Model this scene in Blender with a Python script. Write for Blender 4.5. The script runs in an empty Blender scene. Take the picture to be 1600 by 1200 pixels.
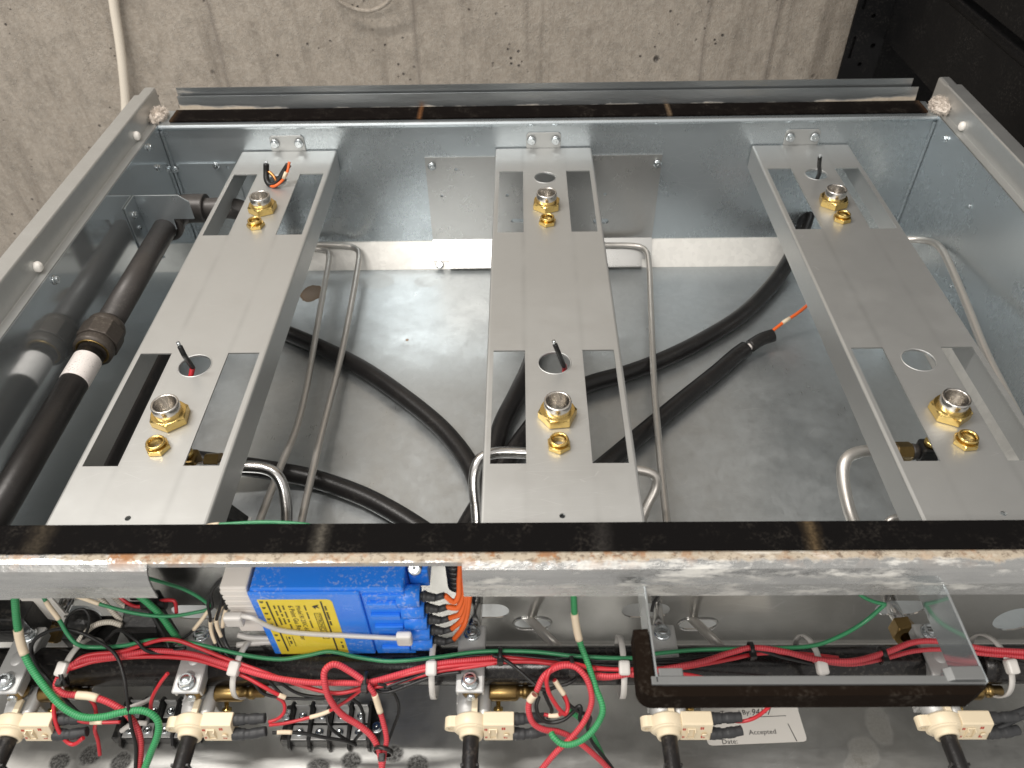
import bpy, bmesh, math, random
from mathutils import Vector, Matrix
from mathutils.geometry import tessellate_polygon
random.seed(7)
PI = math.pi
SC = bpy.context.scene
COL = SC.collection

# ------------------------------------------------------------------ camera, world, lamps, exposure
cam_data = bpy.data.cameras.new('camera')
cam = bpy.data.objects.new('camera', cam_data)
COL.objects.link(cam)
SC.camera = cam
cam_data.sensor_width = 36.0
cam_data.lens = 36.0 * 1219.6 / 1600.0
cam_data.clip_start = 0.01
cam_data.clip_end = 50.0
cam_data.dof.use_dof = True
cam_data.dof.focus_distance = 0.70
cam_data.dof.aperture_fstop = 11.0
pitch, yaw, roll = math.radians(43.918), math.radians(-1.098), math.radians(1.212)
fw = Vector((math.sin(yaw) * math.cos(pitch), math.cos(yaw) * math.cos(pitch), -math.sin(pitch)))
rt0 = Vector((math.cos(yaw), -math.sin(yaw), 0))
dn0 = fw.cross(rt0)
rt = rt0 * math.cos(roll) + dn0 * math.sin(roll)
dn = -rt0 * math.sin(roll) + dn0 * math.cos(roll)
m3 = Matrix((rt, -dn, -fw)).transposed()
cam.matrix_world = Matrix.Translation((-0.0286, 0.0, 0.6188)) @ m3.to_4x4()

world = bpy.data.worlds.new('World')
SC.world = world
world.use_nodes = True
wb = world.node_tree.nodes['Background']
wb.inputs[0].default_value = (1.0, 0.965, 0.92, 1)
wb.inputs[1].default_value = 0.60

def area_lamp(name, loc, target, sx, sy, power, color):
    d = bpy.data.lights.new(name, 'AREA')
    d.shape = 'RECTANGLE'
    d.size, d.size_y = sx, sy
    d.energy = power
    d.color = color
    o = bpy.data.objects.new(name, d)
    COL.objects.link(o)
    o.location = loc
    z = (Vector(loc) - Vector(target)).normalized()
    x = Vector((1, 0, 0))
    y = z.cross(x).normalized()
    x = y.cross(z)
    o.rotation_euler = Matrix((x, y, z)).transposed().to_euler()
    return o

# a ceiling tube running along the wall above the back of the range, and an added soft fill light behind the camera
area_lamp('ceiling_tube_lamp', (-0.85, 0.50, 1.75), (-0.55, 0.62, 0), 1.0, 0.08, 26.0, (1.0, 0.955, 0.90))
area_lamp('room_fill_lamp', (-0.5, -0.9, 1.75), (0.0, 0.5, 0.1), 1.2, 0.25, 21.0, (1.0, 0.955, 0.90))

SC.view_settings.view_transform = 'Standard'
SC.view_settings.look = 'None'
SC.view_settings.gamma = 1.0
SC.view_settings.exposure = 0.12

# ------------------------------------------------------------------ materials
def new_mat(name):
    m = bpy.data.materials.new(name)
    m.use_nodes = True
    nt = m.node_tree
    return m, nt, nt.nodes['Principled BSDF']

class NT:
    """small helper for building node trees"""
    def __init__(s, nt):
        s.nt = nt
        g = nt.nodes.new('ShaderNodeNewGeometry')
        s.pos = g.outputs['Position']
    def n(s, t, **kw):
        x = s.nt.nodes.new(t)
        for k, v in kw.items(): setattr(x, k, v)
        return x
    def l(s, a, b): s.nt.links.new(a, b)
    def put(s, sock, v):
        if isinstance(v, (int, float, tuple, list)): sock.default_value = v
        else: s.l(v, sock)
    def scale(s, sc, off=(0, 0, 0), src=None):
        x = s.n('ShaderNodeMapping')
        s.l(src or s.pos, x.inputs[0]); x.inputs['Scale'].default_value = sc; x.inputs['Location'].default_value = off
        return x.outputs[0]
    def noise(s, scale=10, detail=4, rough=.55, src=None, dist=0):
        x = s.n('ShaderNodeTexNoise')
        s.l(src or s.pos, x.inputs['Vector'])
        x.inputs['Scale'].default_value = scale; x.inputs['Detail'].default_value = detail
        x.inputs['Roughness'].default_value = rough; x.inputs['Distortion'].default_value = dist
        return x.outputs['Fac']
    def voro(s, scale=10, src=None, out='Distance', feature='F1'):
        x = s.n('ShaderNodeTexVoronoi', feature=feature)
        s.l(src or s.pos, x.inputs['Vector']); x.inputs['Scale'].default_value = scale
        return x.outputs[out]
    def ramp(s, f, stops, interp='LINEAR'):
        x = s.n('ShaderNodeValToRGB'); cr = x.color_ramp; cr.interpolation = interp
        while len(cr.elements) < len(stops): cr.elements.new(.5)
        for e, (p, c) in zip(cr.elements, stops):
            e.position = p
            e.color = (c, c, c, 1) if isinstance(c, (int, float)) else (*c, 1)
        s.l(f, x.inputs[0]); return x.outputs[0]
    def math(s, op, a, b=0.0, c=None, clamp=False):
        x = s.n('ShaderNodeMath', operation=op, use_clamp=clamp)
        s.put(x.inputs[0], a); s.put(x.inputs[1], b)
        if c is not None: s.put(x.inputs[2], c)
        return x.outputs[0]
    def mix(s, f, a, b):
        x = s.n('ShaderNodeMix', data_type='RGBA')
        s.put(x.inputs[0], f)
        s.put(x.inputs[6], (*a, 1) if isinstance(a, tuple) and len(a) == 3 else a)
        s.put(x.inputs[7], (*b, 1) if isinstance(b, tuple) and len(b) == 3 else b)
        return x.outputs[2]
    def maprange(s, v, a, b, c, d):
        x = s.n('ShaderNodeMapRange'); s.put(x.inputs[0], v)
        for i, q in enumerate((a, b, c, d)): x.inputs[i + 1].default_value = q
        return x.outputs[0]
    def sep(s, src=None):
        x = s.n('ShaderNodeSeparateXYZ'); s.l(src or s.pos, x.inputs[0]); return x.outputs
    def bump(s, h, strength=.2, dist=.001, prev=None):
        x = s.n('ShaderNodeBump'); x.inputs['Strength'].default_value = strength; x.inputs['Distance'].default_value = dist
        s.l(h, x.inputs['Height'])
        if prev is not None: s.l(prev, x.inputs['Normal'])
        return x.outputs[0]

def set_p(p, T=None, color=None, metal=0.0, rough=.5, normal=None, spec=None, coat=None, trans=None):
    def put(sock, v):
        if v is None: return
        if isinstance(v, tuple): sock.default_value = (*v, 1) if len(v) == 3 else v
        elif isinstance(v, (int, float)): sock.default_value = v
        else: T.l(v, sock)
    put(p.inputs['Base Color'], color); put(p.inputs['Metallic'], metal); put(p.inputs['Roughness'], rough)
    if normal is not None: T.l(normal, p.inputs['Normal'])
    if spec is not None: put(p.inputs['Specular IOR Level'], spec)
    if coat is not None: put(p.inputs['Coat Weight'], coat)
    if trans is not None: put(p.inputs['Transmission Weight'], trans)

def galvanised(name, base=(.50, .53, .55), rough=.26, grain=(90, 900, 900), metal=.9, dirt=.12, spangle=.10, scratch=True, bump=.05, blotch=1.0, score=False, stains_and_reflections=()):
    m, nt, p = new_mat(name); T = NT(nt)
    big = T.noise(6, 4, .6)
    mid = T.noise(38, 5, .65)
    g1 = T.noise(1, 3, .6, src=T.scale(grain))
    sp = T.voro(170, out='Color')
    spv = T.sep(sp)[0]
    c = T.mix(T.math('MULTIPLY', big, .55 * blotch), tuple(x * 1.10 for x in base), tuple(x * .80 for x in base))
    c = T.mix(T.math('MULTIPLY', spv, spangle), c, tuple(min(1, x * 1.35) for x in base))
    grime = T.ramp(T.noise(3.1, 6, .7, src=T.scale((1, 1, 1), (3.3, 1.7, 5.1))), [(.52, 0), (.75, 1)])
    c = T.mix(T.math('MULTIPLY', grime, dirt), c, (.20, .17, .13))
    r = T.math('ADD', T.maprange(mid, .3, .7, rough - .05 * blotch, rough + .07 * blotch), T.math('MULTIPLY', grime, .15))
    r = T.math('ADD', r, T.maprange(g1, .3, .7, -.03 * blotch, .04 * blotch))
    if scratch:
        w = T.voro(1, src=T.scale((16, 160, 60), (.3, .9, .1)), feature='DISTANCE_TO_EDGE')
        s1 = T.ramp(w, [(.0, 1), (.012, 0)])
        s1 = T.math('MULTIPLY', s1, T.ramp(T.noise(9, 2), [(.5, 0), (.62, 1)]))
        c = T.mix(T.math('MULTIPLY', s1, .25), c, (.85, .86, .86))
        specks = T.ramp(T.voro(120), [(.0, 1), (.045, 0)])
        specks = T.math('MULTIPLY', specks, T.ramp(T.noise(23, 2), [(.6, 0), (.68, 1)]))
        c = T.mix(T.math('MULTIPLY', specks, .5), c, (.10, .085, .07))
    nrm = T.bump(g1, bump, .0004)
    nrm = T.bump(T.noise(9, 1), .05 * blotch, .003, prev=nrm)
    if score:   # faint guillotine lines along the sheet, in line with the slots
        tc = T.n('ShaderNodeTexCoord'); ox = T.sep(tc.outputs['Object'])[0]; w = T.math('MULTIPLY', T.math('SUBTRACT', T.noise(3, 2), .5), .0012)
        for x0 in (-.0252, .0250):
            d = T.math('ABSOLUTE', T.math('SUBTRACT', T.math('ADD', ox, w), x0))
            c = T.mix(T.math('MULTIPLY', T.ramp(d, [(0, 1), (.00035, 0)]), T.ramp(T.noise(21, 2), [(.40, .03), (.60, .13)])), c, (.12, .12, .12))
    for sx, sy, rx, ry, col, amt, ring in stains_and_reflections:
        xyz = T.sep(); n5 = T.noise(60, 4, .6)
        q = T.math('SQRT', T.math('ADD', T.math('POWER', T.math('DIVIDE', T.math('SUBTRACT', xyz[0], sx), rx), 2.0), T.math('POWER', T.math('DIVIDE', T.math('SUBTRACT', xyz[1], sy), ry), 2.0)))
        q = T.math('ADD', q, T.math('MULTIPLY', T.math('SUBTRACT', n5, .5), .7))
        f = T.ramp(q, [(0, .82), (.80, .88), (.93, 1), (1.0, 0)]) if ring else T.math('MULTIPLY', T.ramp(q, [(.7, 1), (1.0, 0)]), T.ramp(T.noise(500, 3, .7), [(.38, .6), (.6, 1)]))
        f = T.math('MULTIPLY', f, amt)
        c = T.mix(f, c, col); r = T.math('ADD', r, T.math('MULTIPLY', f, .35)); metal = T.math('MULTIPLY', metal, T.math('SUBTRACT', 1.0, T.math('MULTIPLY', f, .9)))
    set_p(p, T, color=c, metal=metal, rough=r, normal=nrm)
    return m

M = {}
M['galv_tray'] = galvanised('galvanised_tray', (.50, .525, .535), rough=.35, grain=(900, 70, 900), metal=.86, dirt=.10, blotch=1.3, spangle=.18,
    stains_and_reflections=((-.2964, .7940, .014, .017, (.120, .062, .016), .95, True), (-.2153, .8180, .022, .016, (.62, .64, .63), .35, True), (-.1530, .8170, .016, .012, (.62, .64, .63), .3, True), (-.1653, .7020, .0022, .0022, (.30, .14, .04), .9, False), (-.100, .42, .004, .003, (.55, .5, .4), .5, False)))
M['galv_pale'] = galvanised('pale_spangled_strip', (.62, .61, .58), rough=.50, grain=(300, 300, 300), metal=.55, dirt=.10, spangle=.35, blotch=.5,  # brightness of the lit wall foot put into a paler sheet
    stains_and_reflections=((.296, .838, .008, .006, (.45, .20, .07), .9, False),))
M['galv_wall'] = galvanised('galvanised_wall', (.47, .515, .54), rough=.27, grain=(2600, 2600, 140), metal=.84, dirt=.04, bump=.004, blotch=.35, spangle=.04)
M['galv_side'] = galvanised('galvanised_side_wall', (.52, .56, .58), rough=.085, grain=(2600, 2600, 140), metal=.80, dirt=.05, bump=.003, blotch=.15, spangle=.04)
M['galv_front'] = galvanised('galvanised_front', (.50, .50, .49), rough=.17, grain=(80, 900, 900), metal=.97, dirt=.15, bump=.01, blotch=.5)
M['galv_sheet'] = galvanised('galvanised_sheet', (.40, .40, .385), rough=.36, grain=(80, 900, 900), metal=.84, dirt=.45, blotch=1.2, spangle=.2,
    stains_and_reflections=tuple((x, y, rx, ry, (.014, .013, .012), .95, False) for x, y, rx, ry in ((-.386, .2285, .009, .008), (-.3640, .2335, .010, .010), (-.3386, .2290, .009, .009), (-.1857, .2250, .010, .007), (-.1618, .2290, .009, .008), (-.1301, .2345, .009, .008), (-.1106, .2265, .010, .008)))  # dark ovals: mirrored knob holes painted in as flat colour
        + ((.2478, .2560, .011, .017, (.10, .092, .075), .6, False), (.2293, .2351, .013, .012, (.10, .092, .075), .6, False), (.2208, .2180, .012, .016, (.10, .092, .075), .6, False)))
M['channel'] = galvanised('satin_channel_steel', (.475, .482, .475), rough=.42, grain=(90, 1400, 900), metal=.78, dirt=.03, spangle=.05, bump=.05, blotch=.30, score=True)
M['side_rail'] = galvanised('dull_side_rail_steel', (.50, .51, .505), rough=.36, grain=(900, 60, 900), metal=.80, dirt=.08, bump=.03, blotch=.5)
M['plate'] = galvanised('cover_plate_steel', (.44, .44, .43), rough=.28, grain=(2600, 2600, 140), metal=.84, dirt=.05, bump=.004, blotch=.3)

def rail_material():
    # worn front rail: bright steel with cream scale and rust along its upper edge
    m, nt, p = new_mat('rusty_front_rail_steel'); T = NT(nt)
    xyz = T.sep()
    edge = T.maprange(xyz[1], .2645, .2722, 0, 1)
    n1 = T.noise(70, 6, .7); n2 = T.noise(260, 4, .6); n3 = T.noise(7, 3, .5)
    base = T.mix(T.noise(30, 5, .6, src=T.scale((1, 8, 8))), (.34, .345, .345), (.58, .58, .565))
    left = T.maprange(xyz[0], -.285, -.235, .17, 0)
    scale_amt = T.math('SUBTRACT', T.math('ADD', T.math('MULTIPLY', edge, T.math('MULTIPLY_ADD', n3, .55, .26)), T.math('MULTIPLY', n1, .75)), left)
    scale_m = T.ramp(scale_amt, [(.66, 0), (.78, 1)])
    cream = T.mix(n2, (.52, .455, .36), (.30, .25, .19))
    spk = T.ramp(T.noise(210, 5, .8, src=T.scale((.8, 1, 1))), [(.53, 0), (.60, 1)]); cream = T.mix(T.math('MULTIPLY', spk, .75), cream, (.12, .085, .06))
    c = T.mix(scale_m, base, cream)
    rust_amt = T.math('MULTIPLY', edge, T.ramp(T.noise(46, 5, .75, src=T.scale((1, 1, 1), (2.2, 4.4, .7))), [(.52, 0), (.60, 1)]))
    rust_amt = T.math('MULTIPLY', rust_amt, T.ramp(n3, [(.38, .25), (.6, 1)]))
    rust = T.mix(n2, (.46, .21, .07), (.14, .06, .03))
    c = T.mix(rust_amt, c, rust)
    white = T.ramp(T.noise(60, 6, .7, src=T.scale((.4, 1.6, 1.6), (9, 2, 4))), [(.52, 0), (.63, 1)])
    white = T.math('MULTIPLY', white, T.maprange(xyz[0], -.085, -.055, .12, 1))
    c = T.mix(T.math('MULTIPLY', white, .55), c, (.82, .80, .74))
    cover = T.math('MAXIMUM', T.math('MAXIMUM', scale_m, rust_amt), T.math('MULTIPLY', white, .6))
    set_p(p, T, color=c, metal=T.maprange(cover, 0, 1, .9, .05), rough=T.maprange(cover, 0, 1, .27, .85),
          normal=T.bump(T.math('ADD', n1, T.math('MULTIPLY', n2, .5)), .35, .0012))
    return m
M['front_rail'] = rail_material()

def back_strip_material():
    m, nt, p = new_mat('stained_back_strip_steel'); T = NT(nt)
    xyz = T.sep()
    low = T.maprange(xyz[2], .209, .219, 1, 0)
    n1 = T.noise(40, 6, .7, src=T.scale((.6, 1, 2))); n2 = T.noise(220, 3)
    ends = T.maprange(T.math('ABSOLUTE', xyz[0]), .30, .44, 0, .35)
    amt = T.ramp(T.math('ADD', T.math('ADD', T.math('MULTIPLY', low, .5), T.math('MULTIPLY', n1, .7)), ends), [(.72, 0), (.86, 1)])
    c = T.mix(T.noise(25, 4, .6, src=T.scale((.5, 1, 4))), (.27, .29, .30), (.46, .48, .49))
    c = T.mix(amt, c, T.mix(n2, (.62, .56, .46), (.36, .29, .22)))
    for x0, w in ((-.147, .0045), (.145, .0040)):
        d = T.math('ABSOLUTE', T.math('SUBTRACT', xyz[0], x0))
        s = T.math('MULTIPLY', T.ramp(d, [(0, 1), (w, 0)]), T.math('MULTIPLY', low, T.ramp(n1, [(.38, 0), (.52, 1)])))
        c = T.mix(s, c, T.mix(n2, (.55, .27, .10), (.25, .12, .05)))
    set_p(p, T, color=c, metal=T.maprange(amt, 0, 1, .88, .05), rough=T.maprange(amt, 0, 1, .28, .85), normal=T.bump(n1, .3, .0008))
    return m
M['back_strip'] = back_strip_material()

def rubber(name, base, rough, weave=0, dust=.25, seams=()):
    m, nt, p = new_mat(name); T = NT(nt)
    xyz = T.sep()
    n1 = T.noise(55, 6, .7); n2 = T.noise(420, 3, .6)
    d = T.math('MULTIPLY', T.ramp(n1, [(.5, 0), (.75, 1)]), T.ramp(n2, [(.45, 0), (.65, 1)]))
    c = T.mix(T.math('MULTIPLY', d, dust), tuple(base), (.34, .30, .25))
    for x0, w, col, y_pow in seams:
        q = T.math('ABSOLUTE', T.math('ADD', T.math('SUBTRACT', xyz[0], x0), T.math('MULTIPLY', T.math('SUBTRACT', n1, .5), w)))
        s = T.math('MULTIPLY', T.ramp(q, [(0, 1), (w, 0)]), T.maprange(n2, .3, .7, .35, 1))
        c = T.mix(T.math('MULTIPLY', s, y_pow), c, col)
    h = n2
    if weave:
        a = T.math('SINE', T.math('MULTIPLY', T.math('ADD', xyz[0], xyz[1]), weave))
        b = T.math('SINE', T.math('MULTIPLY', T.math('SUBTRACT', xyz[0], xyz[1]), weave))
        h = T.math('ADD', T.math('MULTIPLY', T.math('MULTIPLY', a, b), .5), n2)
    set_p(p, T, color=c, rough=rough, normal=T.bump(h, .35, .0005), spec=.04 if rough > .7 else .4)
    return m
M['gasket'] = rubber('black_gasket_tape', (.0055, .005, .005), .85, weave=3800, dust=.09,
    seams=((-.1563, .0055, (.16, .145, .12), .55), (.1508, .0050, (.20, .14, .075), .55), (-.335, .010, (.20, .16, .11), .22), (.02, .008, (.12, .11, .1), .2)))
M['back_gasket'] = rubber('back_gasket_tape', (.006, .0045, .004), .9, weave=3800, dust=.12,
    seams=((-.147, .0030, (.30, .13, .05), .55), (.145, .0028, (.30, .21, .13), .55), (-.440, .005, (.20, .12, .06), .25), (.442, .005, (.20, .11, .06), .25)))
M['felt'] = rubber('brown_gasket_felt', (.010, .0065, .0045), .9, dust=.14)
M['hose'] = rubber('black_hose_sleeving', (.010, .009, .009), .36, dust=.10)
M['boot'] = rubber('dark_grey_heatshrink', (.035, .036, .038), .5, dust=.10)
M['black_wire'] = rubber('black_wire_insulation', (.010, .010, .010), .38, dust=.08)
M['black_plastic'] = rubber('black_plastic', (.012, .012, .012), .35, dust=.25)
M['stem'] = rubber('black_stem', (.013, .012, .012), .38, dust=.25)

def iron_pipe(name, base, rough, dust, metal=.2):
    m, nt, p = new_mat(name); T = NT(nt)
    n1 = T.noise(34, 6, .7); n2 = T.noise(330, 4, .65)
    c = T.mix(n1, base, tuple(x * 1.7 for x in base))
    d = T.math('MULTIPLY', T.ramp(n2, [(.52, 0), (.64, 1)]), T.ramp(T.noise(16, 4), [(.42, .15), (.66, 1)]))
    c = T.mix(T.math('MULTIPLY', d, dust), c, (.42, .38, .32))
    set_p(p, T, color=c, metal=metal, rough=T.maprange(n1, .3, .7, rough - .06, rough + .10), normal=T.bump(n2, .2, .0005))
    return m
M['manifold'] = iron_pipe('black_manifold_pipe', (.011, .010, .010), .22, .13)
M['black_pipe'] = iron_pipe('black_painted_pipe', (.014, .0125, .012), .38, .03)
M['iron'] = iron_pipe('black_iron_pipe', (.040, .036, .034), .42, .08)
M['iron_cast'] = iron_pipe('brown_cast_iron', (.055, .046, .039), .50, .12, .40)

def simple(name, base, metal=0.0, rough=.4, var=.18, nscale=60, bump=.08, spec=None, dust=0.0, dustcol=(.5, .47, .42)):
    m, nt, p = new_mat(name); T = NT(nt)
    n1 = T.noise(nscale, 5, .65); n2 = T.noise(nscale * 9, 3, .6)
    c = T.mix(n1, tuple(min(1, x * (1 + var)) for x in base), tuple(x * (1 - var) for x in base))
    if dust:
        d = T.math('MULTIPLY', T.ramp(n2, [(.55, 0), (.63, 1)]), T.ramp(T.noise(nscale * .5, 3), [(.45, 0), (.6, 1)]))
        c = T.mix(T.math('MULTIPLY', d, dust), c, dustcol)
    set_p(p, T, color=c, metal=metal, rough=T.maprange(n1, .3, .7, max(.02, rough - .07), rough + .08), normal=T.bump(n2, bump, .0004), spec=spec)
    return m
M['rack'] = simple('black_painted_steel', (.0040, .0040, .0044), 0, .55, .2, 40, .1, spec=.18, dust=.15, dustcol=(.12, .11, .10))
M['brass'] = simple('yellow_brass', (.72, .52, .19), 1, .24, .22, 90, .06)
M['brass_dull'] = simple('tarnished_brass', (.28, .19, .075), 1, .36, .40, 120, .12)
M['steel_thread'] = simple('threaded_steel', (.68, .655, .62), 1, .25, .2, 120, .05)
M['zinc'] = simple('zinc_plated_screw', (.66, .70, .72), 1, .22, .15, 200, .05)
M['diecast'] = simple('grey_diecast', (.50, .50, .49), .45, .48, .14, 140, .25)
M['dark_steel'] = simple('dull_grey_steel', (.19, .195, .195), .55, .58, .14, 60, .1)
M['aluminium'] = simple('aluminium_tube', (.60, .575, .54), .85, .42, .12, 80, .08)
M['bright_tube'] = simple('bright_aluminium_tube', (.62, .61, .60), 1, .20, .16, 120, .15)
M['ivory'] = simple('ivory_plastic', (.74, .63, .45), 0, .42, .05, 60, .04)
M['sleeve'] = simple('cream_label_sleeve', (.72, .60, .44), 0, .55, .06, 200, .05)
M['white_plastic'] = simple('white_plastic', (.78, .75, .70), 0, .40, .05, 60, .05)
M['nylon'] = simple('natural_nylon', (.55, .53, .50), 0, .35, .06, 60, .05)
M['white_label'] = simple('white_pipe_label', (.76, .71, .68), 0, .5, .06, 90, .04, dust=.6, dustcol=(.18, .16, .15))
M['paper'] = simple('paper_sticker', (.74, .71, .66), 0, .6, .04, 40, .03)
M['ink'] = simple('black_ink', (.03, .028, .03), 0, .6, .1)
M['red_ink'] = simple('red_ink', (.50, .06, .04), 0, .6, .1)
M['blue'] = simple('blue_plastic', (.020, .205, .80), 0, .32, .08, 50, .04, dust=.35, dustcol=(.55, .55, .6))
M['yellow_label'] = simple('yellow_label_film', (.80, .62, .045), 0, .40, .05, 60, .03)
M['connector'] = simple('white_connector_plastic', (.72, .68, .63), 0, .45, .06, 50, .05)
M['orange'] = simple('orange_wire', (.75, .13, .02), 0, .38, .10, 90, .05)
M['red_thin'] = simple('red_wire', (.48, .022, .031), 0, .34, .12, 90, .05)
M['green_thin'] = simple('green_wire', (.03, .22, .09), 0, .34, .12, 90, .05)
M['wool'] = simple('white_insulation_wool', (.66, .59, .52), 0, .9, .12, 120, .3)
M['cable'] = simple('white_cable_jacket', (.66, .60, .51), 0, .45, .06, 30, .04)
M['board'] = simple('white_insulation_board', (.78, .75, .70), 0, .75, .08, 90, .2)
M['copper'] = simple('bare_copper', (.62, .27, .10), 1, .35, .3, 120, .1)

def braided(name, c_hi, c_lo, pitch=.0016, twist=1.0, rough=.42, strength=.45):
    m, nt, p = new_mat(name); T = NT(nt)
    uv = T.n('ShaderNodeUVMap'); s = T.sep(uv.outputs[0])
    a = T.math('ADD', T.math('MULTIPLY', s[0], 2 * PI / pitch), T.math('MULTIPLY', s[1], 2 * PI * twist))
    h = T.math('MULTIPLY_ADD', T.math('SINE', a), .5, .5)
    n1 = T.noise(80, 4, .6)
    c = T.mix(h, c_lo, c_hi)
    c = T.mix(T.math('MULTIPLY', T.ramp(n1, [(.5, 0), (.8, 1)]), .3), c, tuple(x * .6 for x in c_lo))
    set_p(p, T, color=c, rough=rough, normal=T.bump(h, strength, .0006))
    return m
M['red_braid'] = braided('red_braided_wire', (.68, .075, .090), (.42, .020, .032))
M['green_braid'] = braided('green_braided_wire', (.055, .36, .13), (.015, .17, .06), strength=.35)
M['white_braid'] = braided('white_braided_wire', (.72, .67, .58), (.40, .36, .30))

def concrete():
    m, nt, p = new_mat('board_marked_concrete'); T = NT(nt)
    xyz = T.sep()
    n_big = T.noise(2.2, 5, .6); n_mid = T.noise(11, 6, .65, src=T.scale((1, 1, .45))); n_fine = T.noise(160, 5, .7); n_sand = T.noise(620, 2, .6)
    c = T.mix(n_mid, (.26, .222, .180), (.47, .415, .352))
    c = T.mix(T.math('MULTIPLY', n_big, .5), c, (.20, .165, .125))
    c = T.mix(T.ramp(n_fine, [(.42, 0), (.70, .6)]), c, (.46, .42, .365))
    c = T.mix(T.ramp(T.noise(48, 5, .75, src=T.scale((1, 1, .7), (4, 1, 2))), [(.47, 0), (.66, .55)]), c, (.19, .165, .135))
    # vertical seams left by the form boards, and drips
    warp = T.math('MULTIPLY', T.math('SUBTRACT', T.noise(5, 3), .5), .016)
    xw = T.math('ADD', xyz[0], warp)
    seam = None
    for x0 in (-.545, -.205, .285, .40):
        d = T.math('ABSOLUTE', T.math('SUBTRACT', xw, x0))
        s = T.ramp(d, [(0, 1), (.0065, 0)])
        seam = s if seam is None else T.math('MAXIMUM', seam, s)
    streak = T.ramp(T.noise(1, 5, .7, src=T.scale((26, 1, 1.6))), [(.52, 0), (.72, 1)])
    c = T.mix(T.math('MULTIPLY', streak, .55), c, (.13, .108, .085))
    c = T.mix(T.math('MULTIPLY', seam, .45), c, (.12, .10, .085))
    # bug holes
    v1 = T.voro(24, src=T.scale((1, 1, .8)));  pit1 = T.math('MULTIPLY', T.ramp(v1, [(.06, 1), (.13, 0)]), T.ramp(T.noise(5.2, 2), [(.56, 0), (.60, 1)]))
    v2 = T.voro(62); pit2 = T.math('MULTIPLY', T.ramp(v2, [(.08, 1), (.16, 0)]), T.ramp(T.noise(13, 2), [(.57, 0), (.61, 1)]))
    pit = T.math('MAXIMUM', pit1, pit2)
    c = T.mix(pit, c, (.06, .05, .042))
    grit = T.ramp(T.voro(330), [(.12, 1), (.30, 0)])
    grit = T.math('MULTIPLY', grit, T.ramp(T.noise(34, 4, .7), [(.42, 0), (.58, 1)]))
    c = T.mix(T.math('MULTIPLY', grit, .8), c, (.74, .70, .63))
    h = T.math('ADD', T.math('MULTIPLY', n_fine, .5), T.math('MULTIPLY', n_sand, .35))
    h = T.math('ADD', h, T.math('MULTIPLY', grit, .5))
    nrm = T.bump(h, 1.0, .0034)
    h2 = T.math('SUBTRACT', T.math('ADD', n_mid, T.math('MULTIPLY', seam, .25)), T.math('MULTIPLY', pit, 1.3))
    nrm = T.bump(h2, .8, .006, prev=nrm)
    set_p(p, T, color=c, rough=T.maprange(n_fine, .3, .7, .30, .58), normal=nrm, spec=.6)
    return m
M['concrete'] = concrete()

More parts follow.
